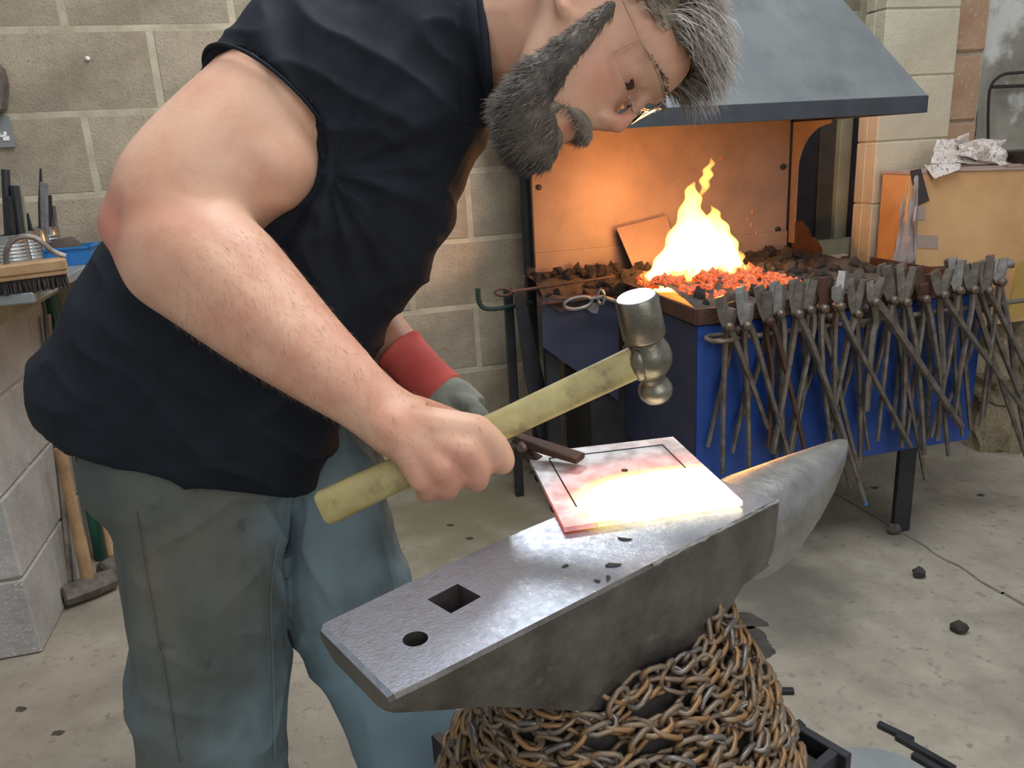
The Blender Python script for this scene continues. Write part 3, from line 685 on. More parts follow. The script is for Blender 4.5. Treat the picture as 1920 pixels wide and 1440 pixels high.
TL = [
 (1364, 612, [(1350, 556), (1374, 578)], [[(1361, 640), (1357, 740), (1355, 888)], [(1376, 632), (1408, 715), (1439, 802)]], .932),
 (1398, 610, [(1388, 538), (1404, 570)], [[(1396, 640), (1402, 740), (1405, 884)], [(1412, 625), (1440, 720), (1480, 858)]], .940),
 (1440, 602, [(1422, 536), (1438, 548)], [[(1437, 630), (1448, 700), (1440, 840)], [(1455, 624), (1480, 720), (1510, 850)]], .934),
 (1460, 588, [(1452, 528), (1464, 534)], [[(1462, 620), (1463, 720), (1470, 850)], [(1470, 620), (1464, 760), (1446, 850)]], .925),
 (1494, 588, [(1488, 524), (1502, 530)], [[(1490, 620), (1470, 740), (1450, 850)], [(1520, 640), (1570, 780), (1622, 942)]], .950, 'tip'),
 (1516, 580, [(1516, 523), (1530, 526)], [[(1514, 610), (1536, 690), (1566, 800), (1594, 912)], [(1526, 610), (1500, 740), (1480, 852)]], .930),
 (1542, 578, [(1554, 526), (1545, 520)], [[(1536, 590), (1566, 690), (1584, 780), (1610, 880)], [(1540, 620), (1545, 720), (1560, 842)]], .938),
 (1572, 574, [(1582, 508), (1568, 536)], [[(1566, 610), (1564, 720), (1566, 800)], [(1596, 628), (1650, 730), (1708, 838)]], .946),
 (1605, 588, [(1596, 524), (1622, 524)], [[(1607, 620), (1613, 740), (1612, 866)], [(1590, 640), (1570, 740), (1552, 830)]], .928),
 (1638, 566, [(1634, 526), (1656, 520)], [[(1642, 600), (1634, 640), (1624, 770)], [(1660, 588), (1720, 676), (1803, 800)]], .955),
 (1672, 562, [(1652, 496), (1662, 500)], [[(1676, 585), (1694, 680), (1714, 790), (1736, 900)], [(1668, 600), (1655, 730), (1645, 826)]], .936),
 (1696, 566, [(1690, 494), (1715, 500)], [[(1695, 600), (1696, 720), (1690, 838)], [(1706, 590), (1722, 690), (1733, 852)]], .942),
 (1732, 560, [(1722, 500), (1733, 532)], [[(1732, 575), (1728, 620), (1716, 700), (1700, 820)], [(1744, 590), (1764, 720), (1778, 854)]], .932),
 (1766, 552, [(1752, 508), (1782, 504)], [[(1762, 580), (1768, 700), (1758, 826)], [(1790, 588), (1850, 672), (1925, 776)]], .950),
 (1796, 544, [(1786, 484), (1804, 488)], [[(1800, 570), (1810, 690), (1820, 806)], [(1790, 600), (1770, 720), (1745, 820)]], .926),
 (1822, 542, [(1812, 496), (1832, 492)], [[(1830, 570), (1862, 670), (1905, 800), (1932, 880)], [(1822, 580), (1800, 700), (1790, 790)]], .940),
 (1850, 544, [(1844, 488), (1858, 490)], [[(1842, 560), (1880, 660), (1925, 775)], [(1866, 570), (1900, 640), (1940, 722)]], .934),
 (1874, 528, [(1870, 486), (1884, 484)], [[(1878, 550), (1893, 620), (1905, 720), (1926, 835)], [(1868, 580), (1850, 700), (1838, 800)]], .926),
]
for k, e_ in enumerate(TL):
    lab = 'black iron tongs on the forge rail, %s from the left' % (ordn[k] if k < 17 else 'last')
    if k == 4: lab = 'black iron tongs on the forge rail with one pale blue rein tip'
    if k == 9: lab = 'thick-reined iron tongs slanting far right across the blue panel'
    if k == 0: lab = 'leftmost iron tongs hanging at the corner of the forge tray'
    if k == 17: lab = 'rightmost iron tongs hanging at the end of the forge rail'
    tongs(lab, e_[0], e_[1], e_[2], e_[3], e_[4], ('iron', 'iron', 'rust', 'iron')[k % 4] if k in (2,) else 'iron', 'iron_light' if k in (1, 3, 7, 14, 17) else ('rust' if k in (6, 12) else 'iron'), rr=.0095 if k == 9 else random.uniform(.0058, .0072), tip=('t', 1) if len(e_) > 5 else None)

for k in range(9):
    x = 1385+k*58+random.uniform(-8, 8); y = 612-.125*(x-1360)+random.uniform(-4, 10)
    L1 = random.uniform(200, 270)
    tongs('dark tongs in the back row of the forge rail, %s from the left' % ordn[k], x, y, [(x-12, y-random.uniform(50, 75)), (x+8, y-random.uniform(48, 72))], [[(x-14, y+40), (x-30, y+L1*.5), (x-random.uniform(40, 80), y+L1)], [(x+4, y+40), (x+random.uniform(-10, 16), y+L1*.5), (x+random.uniform(-30, 20), y+L1*1.05)]], .902, 'iron', 'rust' if k % 3 == 0 else 'iron', rr=.0058)
# ---- recess between forge and pillar: dark boards stand in for its shade; post, ledge board
def board(name, x0, x1, ytop, ybot, off, m, lab, th=.02, cat='board'):
    a, b_ = onw(x0, (ytop+ybot)/2, off), onw(x1, (ytop+ybot)/2, off)
    zt, zb = onw((x0+x1)/2, ytop, off)[2], onw((x0+x1)/2, ybot, off)[2]
    s0, s1 = wc(a)[0], wc(b_)[0]
    return tag(obj(name, MB().box(W((s0+s1)/2, off-th/2, (zt+zb)/2), ((s1-s0)/2, th/2, (zt-zb)/2), WAX, .002), m, smooth=False), lab, cat)
board('dark_sheet', 1485, 1545, 190, 470, .03, 'darksteel', 'dark sheet added to stand in for the dark opening right of the fire', .006, 'sheet')
board('dark_board', 1535, 1575, 190, 470, .045, 'stand', 'dark brown board added for the dark opening behind the timber post', .02)
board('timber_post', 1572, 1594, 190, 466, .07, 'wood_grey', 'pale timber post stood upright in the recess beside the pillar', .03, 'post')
board('gap_shade_board', 1594, 1622, 190, 470, .04, 'navy', 'dark navy board standing in for the shaded gap beside the block pillar', .02)
q = MB().prism([onw(1500, 455, .16), onw(1618, 444, .16), onw(1622, 482, .16), onw(1500, 492, .16)], -nW*.03); tag(obj('ledge_plank', q, 'wood_grey', smooth=False), 'short grey-green plank lying on the ledge right of the hearth', 'plank')
# ledge that carries it
tag(obj('ledge_shelf', MB().box(W(1.14, .09, .36), (.09, .085, .36), WAX, .004), 'block2', smooth=False), 'low block ledge against the wall beside the forge', 'ledge')

# ---- plywood box with papers at the right
BO = .42
s0 = wc(onw(1700, 400, BO))[0]; zt = onw(1800, 322, BO)[2]; s1 = s0+.62
zb = .46
bx_ = thing('plywood_box', 'orange-brown plywood box behind the right end of the tongs', 'box', W((s0+s1)/2, BO-.12, zb))
obj('front_board', MB().box(W((s0+s1)/2, BO-.006, (zt+zb)/2), ((s1-s0)/2, .006, (zt-zb)/2), WAX, .002), 'ply', bx_, smooth=False)
obj('side_board', MB().box(W(s0+.006, BO-.07, (zt+zb)/2), (.006, .058, (zt-zb)/2), WAX, .002), 'ply', bx_, smooth=False)
obj('lid_board', MB().box(W((s0+s1)/2, BO-.07, zt+.006), ((s1-s0)/2, .070, .006), WAX, .002), 'tape2', bx_, smooth=False)
t_ = MB().prism([onw(1706, 320, BO+.002), onw(1726, 316, BO+.002), onw(1742, 376, BO+.002), onw(1720, 386, BO+.002)], nW*.002); obj('tape_strip', t_, 'tape', bx_, smooth=False, label='dark brown strip of tape')
t_ = MB().prism([onw(1708, 440, BO+.001), onw(1758, 442, BO+.001), onw(1758, 466, BO+.001), onw(1706, 464, BO+.001)], nW*.002); obj('tape_strip', t_, 'tape2', bx_, smooth=False)
t_ = MB().prism([onw(1712, 386, BO+.001), onw(1734, 386, BO+.001), onw(1734, 412, BO+.001), onw(1712, 412, BO+.001)], nW*.002); obj('tape_strip', t_, 'tape2', bx_, smooth=False)
def sheet(name, pts, off, m, lab, amp=.012, seed=0, n=12, cat='paper'):
    """crumpled sheet from 4 pixel corners at offsets"""
    c = [onw(x, y, o) for (x, y), o in zip(pts, off)]; vs = []; fs = []
    nn = unit(np.cross(c[1]-c[0], c[3]-c[0]))
    for i in range(n+1):
        for j in range(n+1):
            u, v = i/n, j/n; p = c[0]*(1-u)*(1-v)+c[1]*u*(1-v)+c[2]*u*v+c[3]*(1-u)*v
            vs.append(p+nn*amp*noise.noise(Vector((u*4+seed, v*4, seed)))+nn*amp*.6*abs(noise.noise(Vector((u*9+seed, v*3, seed+4)))))
    for i in range(n):
        for j in range(n): k = i*(n+1)+j; fs.append((k, k+n+1, k+n+2, k+1))
    q = MB().add(vs, fs); me = q.mesh(name, c[3], fix=False); shade(me, True, 40)
    o = obj(name, me, m, org=c[3]); sol = o.modifiers.new('t', 'SOLIDIFY'); sol.thickness = .0012
    return tag(o, lab, cat)
sheet('newspaper', [(1756, 262), (1800, 260), (1890, 308), (1745, 306)], [.36, .36, .40, .42], 'paper', 'folded newspaper sheet lying on the plywood box against the pillar', .010, 1)
sheet('newspaper', [(1733, 310), (1802, 306), (1800, 318), (1752, 336)], [.42, .42, .44, .44], 'paper', 'corner of striped paper hanging over the front edge of the plywood box', .004, 3)
sheet('newspaper', [(1796, 256), (1880, 262), (1892, 308), (1800, 290)], [.37, .35, .43, .42], 'paper', 'crumpled black and white newspaper on top of the plywood box', .035, 5, 16)
sheet('paper_sheet', [(1745, 306), (1930, 300), (1930, 318), (1760, 322)], [.38, .38, .425, .425], 'tape2', 'pinkish paper sheet lying flat along the box lid', .004, 6)
sheet('plastic_sheet', [(1700, 322), (1722, 330), (1716, 500), (1672, 500)], [.40, .43, .44, .42], 'plastic', 'dirty translucent plastic sheet hanging on the left side of the plywood box', .03, 8)
sheet('plastic_sheet', [(1690, 326), (1704, 326), (1694, 500), (1660, 500)], [.36, .40, .40, .34], 'plastic', 'grey plastic wrap hanging between the pillar and the box', .03, 11)
# cable hoop on the render
hoop = catmull([onw(1853, 265, .125), onw(1853, 210, .13), onw(1857, 165, .135), (onw(1875, 143, .135)), onw(1900, 137, .135), onw(1940, 142, .13), onw(1960, 200, .13)], 6)
tag(obj('cable_hoop', MB().tube(hoop, .0055, 6), 'cable'), 'thin black cable loop hanging on the rough render at the right edge', 'cable')
tag(obj('strap', MB().tube([onw(1860, 163, .14), onw(1940, 160, .14)], .006, 6), 'cable'), 'short black bar across the cable loop', 'strap')
pn = thing('frying_pan', 'dark shallow pan standing behind the newspapers at the right edge', 'pan', W(1.86, .38, zt))
pc = W(wc(onw(1925, 285, .38))[0], .38, zt+.012); q = MB().lathe(pc, (0, 0, 1), [(0, .07), (.035, .105), (.04, .108), (.04, .102), (.008, .066)], 28); obj('pan_body', q, 'stand', pn)
q = MB().prism([onw(1912, 490, .58), onw(1960, 490, .58), onw(1960, 600, .58), onw(1890, 592, .58)], -nW*.01); tag(obj('yellow_board', q, 'yellow', smooth=False), 'ochre yellow board behind the tongs at the right edge', 'board')
tag(obj('clamp', MB().lathe(onw(1880, 496, .68), eW, [(0, .008), (.012, .012), (.03, .012), (.042, .007)], 10), 'iron_light'), 'shiny clamp on the long bar at the right end of the rail', 'clamp')
# ---- on the floor
def lump(px, py, r, lab, m, seed, cat='coke', nm='coke_lump'):
    me = rock_mesh(nm, seed, MT[m], 2, .25); o = bpy.data.objects.new(nm, me); COL.objects.link(o); p = onz(px, py, 0); o.location = (p[0], p[1], r*.75); o.scale = (r, r*.9, r*.85); tag(o, lab, cat)
lump(1722, 1082, .017, 'round black coke lump on the floor in front of the forge leg', 'bristle', 41)
lump(1797, 1185, .018, 'black coke lump on the floor nearest the lower right corner', 'bristle', 43)
lump(1676, 1000, .02, 'grey stone lying against the foot of the forge leg', 'stone', 45, 'stone', 'stone')
def fbar(p0, p1, w, h, lab, m='darksteel', z=0):
    a, b_ = onz(*p0, z), onz(*p1, z); d = unit(b_-a); y = np.cross(A3(0, 0, 1), d)
    tag(obj('steel_bar', MB().box((a+b_)/2+A3(0, 0, h/2), (np.linalg.norm(b_-a)/2, w/2, h/2), [d, y, A3(0, 0, 1)], .0015), m, smooth=False), lab, 'bar', 'square bars on the floor')
fbar((1430, 1300), (1488, 1300), .013, .012, 'short dark square bar on the floor beside the chain')
fbar((1646, 1362), (1712, 1394), .013, .012, 'upper end of the dark square bars by the round plate, shortest one')
fbar((1680, 1385), (1790, 1448), .013, .012, 'middle one of the dark square bars lying by the round grey plate')
fbar((1710, 1420), (1830, 1490), .013, .012, 'dark square bar nearest the round grey plate')
fbar((1476, 1372), (1505, 1362), .02, .012, 'short steel offcut on the floor right of the anvil stand')
dc = onz(1655, 1512, 0); ds = thing('round_plate', 'round grey steel disc on the floor at the bottom edge', 'disc', dc)
obj('disc', MB().lathe(dc, (0, 0, 1), [(0, .125), (.014, .128), (.018, .124), (.018, .001)], 40), 'stainless', ds, ang=30)

# ================================================================== ANVIL, CHAIN, STAND
AO = A3(-.101, .488, .77); ax_ = unit(A3(.386, .292, 0)); ay_ = A3(-ax_[1], ax_[0], 0); az_ = A3(0, 0, 1)
def AL(x, y, z): return AO+ax_*x+ay_*y+az_*z
anv = thing('anvil', 'large steel anvil with a bright worn face and tapering horn', 'anvil', AL(.3, .065, -.32))
# horn + body as one forged piece
def boolsub(me, cutters):
    o = bpy.data.objects.new('t', me); COL.objects.link(o); co = []
    for c in cutters:
        q = bpy.data.objects.new('c', c); COL.objects.link(q); b_ = o.modifiers.new('b', 'BOOLEAN'); b_.operation = 'DIFFERENCE'; b_.object = q; b_.solver = 'EXACT'; co.append(q)
    dg = bpy.context.evaluated_depsgraph_get(); dg.update(); out = bpy.data.meshes.new_from_object(o.evaluated_get(dg))
    for q in co+[o]: bpy.data.objects.remove(q)
    return out
# stations along x: (x, y0, y1, top, bottom, chamfer)
st = [(.000, .004, .124, -.003, -.022), (.004, .001, .128, .0, -.026), (.03, 0, .130, 0, -.038), (.09, 0, .135, 0, -.066), (.19, 0, .141, 0, -.125), (.24, 0, .142, 0, -.155), (.30, 0, .142, 0, -.165), (.36, 0, .140, 0, -.155), (.40, 0, .134, 0, -.12), (.43, 0, .126, 0, -.098), (.478, 0, .108, 0, -.092), (.484, .003, .106, -.003, -.09)]
q = MB(); rs = []
for x, y0, y1, zt_, zb_ in st:
    c = .003; k = .012 if x < .2 else .02
    rs.append([AL(x, y0+c, zt_), AL(x, y0, zt_-c), AL(x, y0+.002, (zt_+zb_)/2), AL(x, y0+.006, zb_+k*.6), AL(x, y0+.022, zb_), AL(x, y1-.022, zb_), AL(x, y1-.006, zb_+k*.6), AL(x, y1-.002, (zt_+zb_)/2), AL(x, y1, zt_-c), AL(x, y1-c, zt_)])
q.rings(rs)
body_me = q.mesh('anvil_body', ORG[anv.name])
hx = AL(.110, .081, 0)
a1 = unit(ax_*math.cos(.1)+ay_*math.sin(.1)); a2 = np.cross(az_, a1)
cut1 = MB().box(hx, (.0175, .0165, .2), [a1, a2, az_]).mesh('c1', ORG[anv.name])
cut2 = MB().lathe(AL(.052, .052, -.2), az_, [(0, .0105), (.4, .0105)], 24).mesh('c2', ORG[anv.name])
body_me = boolsub(body_me, [cut1, cut2])
body_me.materials.clear()
bo = obj('anvil_body', body_me, ['anvil_side', 'anvil_face'], anv)
for p_ in body_me.polygons:
    p_.material_index = 1 if p_.normal.z > .8 else 0
rs = []
for x, yc, hw, zt_, zb_ in ((.45, .055, .048, -.004, -.10), (.484, .055, .052, -.003, -.112), (.51, .055, .051, -.001, -.114), (.55, .053, .046, 0, -.104), (.59, .051, .039, .001, -.086), (.63, .048, .029, .002, -.060), (.66, .046, .019, .003, -.034), (.68, .045, .010, .003, -.014), (.688, .044, .003, .001, -.006)):
    zc = (zt_+zb_)/2; hz_ = (zt_-zb_)/2
    rs.append((AL(x, yc, zc), ay_*hw, az_*hz_, 3.0 if x < .5 else 3.0-(x-.5)*5))
obj('horn', MB().loft(rs, 28), 'horn', anv, ang=50)
obj('waist', MB().loft([(AL(.30, .07, -.12), ax_*.13, ay_*.055, 5), (AL(.30, .07, -.20), ax_*.10, ay_*.05, 5), (AL(.30, .07, -.27), ax_*.13, ay_*.065, 5), (AL(.30, .07, -.322), ax_*.15, ay_*.085, 5)], 24), 'anvil_side', anv, ang=40)
# bright dinged edge bead on the working edge
q = MB(); pts = [AL(.28+.2*k/24, .0015+.001*random.random(), -.0012-.0015*random.random()) for k in range(25)]
q.tube(pts, [.0016+.0012*random.random() for _ in pts], 5); obj('rolled_edge', q, 'iron_light', anv)
# stand
sd = thing('anvil_stand', 'dark steel box stand with a wooden core under the anvil', 'stand', AL(.36, .105, -.77))
cx_, cy_ = .36, .105; hx_, hy_ = .18, .17; sz = .452
def SL(x, y, z): c = AL(.3, .065, 0); c = AO+ax_*.3+ay_*.065; return A3(c[0], c[1], 0)+ax_*x+ay_*y+az_*z
ss = [ax_, ay_, az_]
scx, scy = .06, .04
obj('core_block', MB().box(SL(scx, scy, .215), (.165, .155, .215), ss, .004), 'stand', sd, smooth=False)
for sgn in (-1, 1):
    obj('side_plate', MB().box(SL(scx+sgn*.172, scy, sz/2), (.006, .178, sz/2), ss, .001), 'darksteel', sd, smooth=False)
    obj('side_plate', MB().box(SL(scx, scy+sgn*.162, sz/2), (.166, .006, sz/2), ss, .001), 'darksteel', sd, smooth=False)
# chain wrapped in many turns about the waist
def link_mesh(m, L=.0148, Wd=.0080, r=.0030):
    pts = []
    for k in range(10):
        a = 2*PI*k/10; pts.append((L*math.cos(a)*.55+math.copysign(L*.45, math.cos(a)) if abs(math.cos(a)) > .1 else 0, Wd*math.sin(a), 0))
    pts = []
    h = L-Wd
    for k in range(5): a = -PI/2+PI*k/4; pts.append((h+Wd*math.cos(a), Wd*math.sin(a), 0))
    for k in range(5): a = PI/2+PI*k/4; pts.append((-h+Wd*math.cos(a), Wd*math.sin(a), 0))
    me = MB().tube(pts, r, 5, up=(0, 0, 1), close=True).mesh('link'); me.materials.append(MT[m]); shade(me, True); return me
links = [link_mesh('chain'), link_mesh('chain_dark'), link_mesh('chain')]
chc = SL(0, .005, .45)
ch = thing('chain', 'rusty chain wrapped in many turns around the anvil waist', 'chain', chc)
def mound(th, t):
    """t 0 bottom .. 1 top rim"""
    bump = math.exp(-((th+.55)/.55)**2)
    rx = .205+(.135-.205)*t**1.3; ry = .195+(.088-.195)*t**1.3
    z = .455+.180*t+.022*t*bump
    return SL(.0+rx*math.cos(th), .005+ry*math.sin(th), z)
inst_list = []
turns = 24; step = .0205
for tr in range(turns):
    t0 = (tr+.3)/turns*1.12; th = -PI*1.15+random.random(); th_end = th+2*PI
    phase = random.random()*10; k = 0
    while th < th_end:
        t = t0+.035*math.sin(th*3+phase)+.03*math.sin(th*7+phase*2)
        t = max(0, min(1.16, t))
        p = mound(th, t); p2 = mound(th+.02, max(0, min(1.16, t0+.035*math.sin((th+.02)*3+phase)+.03*math.sin((th+.02)*7+phase*2))))
        tg = unit(p2-p); up = mound(th, min(1.02, t+.05))-p; nrm = unit(np.cross(tg, unit(up)))
        if nrm.dot(p-chc) < 0: nrm = -nrm
        tg = unit(tg+unit(up)*random.uniform(-.38, .38)+nrm*random.uniform(-.15, .15))
        nrm = unit(nrm-tg*nrm.dot(tg)); bi = np.cross(nrm, tg)
        rl = (PI/4 if k % 2 else -PI/4)+random.uniform(-.35, .35)
        y = bi*math.cos(rl)+nrm*math.sin(rl); z = np.cross(tg, y)
        inst_list.append((p+nrm*random.uniform(-.003, .008), tg, y, z, random.choice((0, 0, 1, 2))))
        th += step/np.linalg.norm((mound(th+.01, t)-mound(th, t))/.01); k += 1
def vis(p): 
    v = p-cC; d = v.dot(cF); x = 960+FPX*v.dot(cR)/d; y = 720+FPX*v.dot(cD)/d
    c = SL(0, 0, .5); out = (p-c); out[2] = 0
    f = -unit(out).dot(unit(A3(p[0], p[1], 0)))
    return (f > -.35) and y < 1470 and 780 < x < 1500, d
vl = [(vis(e_[0]), e_) for e_ in inst_list]
front = sorted([e_ for e_ in vl if e_[0][0]], key=lambda e_: e_[0][1])
keep = front[:300]; ids = set(id(e_[1]) for e_ in keep)
for _, (p, t, y, z, kk) in keep:
    o = bpy.data.objects.new('link', links[kk]); COL.objects.link(o); o.parent = ch
    Mx = Matrix([[t[i], y[i], z[i], (p-chc)[i]] for i in range(3)]+[[0, 0, 0, 1]]); o.matrix_local = Mx
q = MB(); lv = np.array([v.co[:] for v in links[0].vertices]); lf = [tuple(p_.vertices) for p_ in links[0].polygons]
for _, e_ in vl:
    if id(e_) in ids: continue
    p, t, y, z, kk = e_; q.add(p+lv[:, :1]*t+lv[:, 1:2]*y+lv[:, 2:]*z, lf)
me = q.mesh('chain_turns', chc, fix=False); shade(me, True); o = obj('chain_turns', me, 'chain', ch); o['kind'] = 'stuff'
# dark fill added under the chain, darkens the gaps between links
rs = [[mound(a, t)*.0+(mound(a, t)-(SL(0, .005, 0)*A3(1, 1, 0)+A3(0, 0, mound(a, t)[2])))*.90+(SL(0, .005, 0)*A3(1, 1, 0)+A3(0, 0, mound(a, t)[2])) for a in np.linspace(0, 2*PI, 33)[:-1]] for t in (0, .25, .5, .75, .98)]
obj('dark_fill', MB().rings(rs), 'bristle', ch)

# ================================================================== HOT PLATE, HAMMER, HELD TONGS
PZ = .772
pc_ = [onz(1058, 998, PZ), onz(1392, 948, PZ), onz(1262, 826, PZ), onz(988, 858, PZ)]
pz_o = sum(pc_)/4
pu = unit(pc_[1]-pc_[0]+pc_[2]-pc_[3]); pv = np.cross(az_, pu)
hp_ = thing('hot_plate', 'square steel plate glowing white and red hot on the anvil', 'plate', pz_o)
n = 16; top = []; 
q = MB(); vs = []; fs = []
for i in range(n+1):
    for j in range(n+1):
        u, v = i/n, j/n; p = pc_[0]*(1-u)*(1-v)+pc_[1]*u*(1-v)+pc_[2]*u*v+pc_[3]*(1-u)*v
        vs.append(p+A3(0, 0, .0055))
N1 = (n+1)**2
vs += [v-A3(0, 0, .0055) for v in vs]
for i in range(n):
    for j in range(n):
        k = i*(n+1)+j; fs.append((k, k+n+1, k+n+2, k+1)); fs.append((k+N1, k+1+N1, k+n+2+N1, k+n+1+N1))
for i in range(n):
    for a, b_ in (((i)*(n+1), (i+1)*(n+1)), ((i)*(n+1)+n, (i+1)*(n+1)+n), (i, i+1), (n*(n+1)+i, n*(n+1)+i+1)): fs.append((a, b_, b_+N1, a+N1))
q.add(vs, fs)
mh = bpy.data.materials.new('hot_steel'); mh.use_nodes = True; nt = mh.node_tree; N = nt.nodes; L = nt.links; b_ = bsdf(mh)
b_.inputs['Roughness'].default_value = .45; b_.inputs['Metallic'].default_value = .3
tc = N.new('ShaderNodeTexCoord'); geo = N.new('ShaderNodeSeparateXYZ'); mp = N.new('ShaderNodeMapping'); mp.vector_type = 'POINT'
ang_ = math.atan2(pu[1], pu[0]); mp.inputs['Rotation'].default_value = (0, 0, -ang_); L.new(tc.outputs['Object'], mp.inputs['Vector']); L.new(mp.outputs['Vector'], geo.inputs['Vector'])
def math_(op, a, b2=None, c2=None):
    x = N.new('ShaderNodeMath'); x.operation = op
    for i, v in enumerate((a, b2, c2)):
        if v is None: continue
        if isinstance(v, (int, float)): x.inputs[i].default_value = v
        else: L.new(v, x.inputs[i])
    return x.outputs[0]
nz1 = N.new('ShaderNodeTexNoise'); nz1.inputs['Scale'].default_value = 14; nz1.inputs['Detail'].default_value = 6; L.new(tc.outputs['Object'], nz1.inputs['Vector'])
# heat falls off away from a hot zone near the front edge centre-right
hx1 = math_('SUBTRACT', geo.outputs['X'], .035); hy1 = math_('SUBTRACT', geo.outputs['Y'], -.068)
e1 = math_('ADD', math_('POWER', math_('ABSOLUTE', math_('DIVIDE', hx1, .150)), 2.6), math_('POWER', math_('ABSOLUTE', math_('DIVIDE', hy1, .112)), 2.0))
heat = math_('SUBTRACT', 1.0, e1); heat = math_('ADD', heat, math_('MULTIPLY', math_('SUBTRACT', nz1.outputs['Fac'], .5), .35))
rp = N.new('ShaderNodeValToRGB'); cr = rp.color_ramp
cr.elements[0].position = 0; cr.elements[0].color = (0, 0, 0, 1); cr.elements[1].position = 1; cr.elements[1].color = (2.6, 2.1, 1.3, 1)
for pos_, c_ in ((.22, (.12, .01, .007, 1)), (.45, (.42, .045, .022, 1)), (.64, (.62, .10, .03, 1)), (.72, (1.1, .5, .06, 1)), (.80, (1.7, 1.15, .35, 1))):
    e_ = cr.elements.new(pos_); e_.color = c_
mr = N.new('ShaderNodeMapRange'); mr.inputs['From Min'].default_value = -.35; mr.inputs['From Max'].default_value = .85; L.new(heat, mr.inputs['Value']); L.new(mr.outputs['Result'], rp.inputs['Fac'])
vo = N.new('ShaderNodeTexNoise'); vo.inputs['Scale'].default_value = 95; vo.inputs['Detail'].default_value = 2; L.new(tc.outputs['Object'], vo.inputs['Vector'])
sp = N.new('ShaderNodeMapRange'); sp.inputs['From Min'].default_value = .68; sp.inputs['From Max'].default_value = .74; sp.inputs['To Min'].default_value = 1; sp.inputs['To Max'].default_value = .35; L.new(vo.outputs['Fac'], sp.inputs['Value'])
L.new(rp.outputs['Color'], b_.inputs['Emission Color']); L.new(sp.outputs['Result'], b_.inputs['Emission Strength'])
nb = N.new('ShaderNodeTexNoise'); nb.inputs['Scale'].default_value = 40; nb.inputs['Detail'].default_value = 8; L.new(tc.outputs['Object'], nb.inputs['Vector'])
cb = N.new('ShaderNodeValToRGB'); cb.color_ramp.elements[0].color = (*sr(150, 146, 146), 1); cb.color_ramp.elements[1].color = (*sr(206, 204, 206), 1); cb.color_ramp.elements[0].position = .35; cb.color_ramp.elements[1].position = .6
L.new(nb.outputs['Fac'], cb.inputs['Fac']); L.new(cb.outputs['Color'], b_.inputs['Base Color'])
bp_ = N.new('ShaderNodeBump'); bp_.inputs['Strength'].default_value = .3; bp_.inputs['Distance'].default_value = .002; L.new(nb.outputs['Fac'], bp_.inputs['Height']); L.new(bp_.outputs['Normal'], b_.inputs['Normal'])
obj('plate', q, mh, hp_, smooth=False)
def PLV(u, v): return pc_[0]*(1-u)*(1-v)+pc_[1]*u*(1-v)+pc_[2]*u*v+pc_[3]*(1-u)*v+A3(0, 0, .0058)
q = MB()
for (u0, v0), (u1, v1) in (((.12, .20), (.12, .86)), ((.12, .88), (.88, .88)), ((.88, .88), (.88, .5))):
    q.tube([PLV(u0, v0), PLV((u0+u1)/2, (v0+v1)/2), PLV(u1, v1)], .0009, 5)
obj('scribed_line', q, 'bristle', hp_)
obj('centre_hole', MB().lathe(PLV(.52, .57), az_, [(0, .004), (.0006, .004)], 16), 'rust', hp_)
# hammer
HD = .865
hm = thing('hammer', 'ball peen hammer with a worn yellowish wooden handle raised in the right hand', 'hammer', P(900, 820, .86))
tz = math.radians(26)
hax = unit((cR*(-.20)-cD*.98)*math.cos(tz)-unit(ray(1215, 650))*math.sin(tz))
fc = P(1193, 556, .845)
k_ = .845/FPX
prof = [(0, .012), (0, .0215), (.003, .0235), (.046, .0240), (.049, .0225), (.0515, .0195), (.0545, .0200), (.064, .0245), (.074, .0262), (.084, .0245), (.092, .019), (.0985, .0135), (.1035, .0135), (.108, .0175), (.115, .0198), (.122, .0185), (.128, .0138), (.1315, .007), (.132, .001)]
q = MB().lathe(fc, -hax, prof, 28)
hh = obj('hammer_head', q, 'hammer', hm, ang=40)
obj('striking_face', MB().lathe(fc+hax*.0006, -hax, [(0, .001), (0, .0205), (.001, .0215)], 28), 'hface', hh)
hdir = unit(P(1200, 690, .868)-P(602, 955, .845))
hc = fc-hax*.072
q = MB()
for sgn in (-1, 1):
    q.ell(hc-hdir*.016+np.cross(hdir, hax)*sgn*.012, [hax*.020, hdir*.010, np.cross(hdir, hax)*.010], 14, 8)
obj('eye_cheeks', q, 'hammer', hm)
he = hc+hdir*.02; h0 = P(602, 955, .845)
hup = unit(-cD-hdir*(-cD).dot(hdir)); hsd = np.cross(hdir, hup)
q = MB(); Lh = np.linalg.norm(he-h0); hd2 = unit(he-h0); hup = unit(hup-hd2*hup.dot(hd2)); hsd = np.cross(hd2, hup)
stt = []
for t, a, b_ in ((0, .016, .012), (.012, .0195, .0150), (.10, .0195, .0150), (.3, .0175, .0135), (.55, .0168, .0125), (.8, .0178, .0125), (.93, .0185, .0125), (1.0, .016, .011)):
    stt.append((h0+hd2*Lh*t, hup*a, hsd*b_, 3.6))
obj('handle', MB().loft(stt, 24), 'hickory', hm, ang=50)
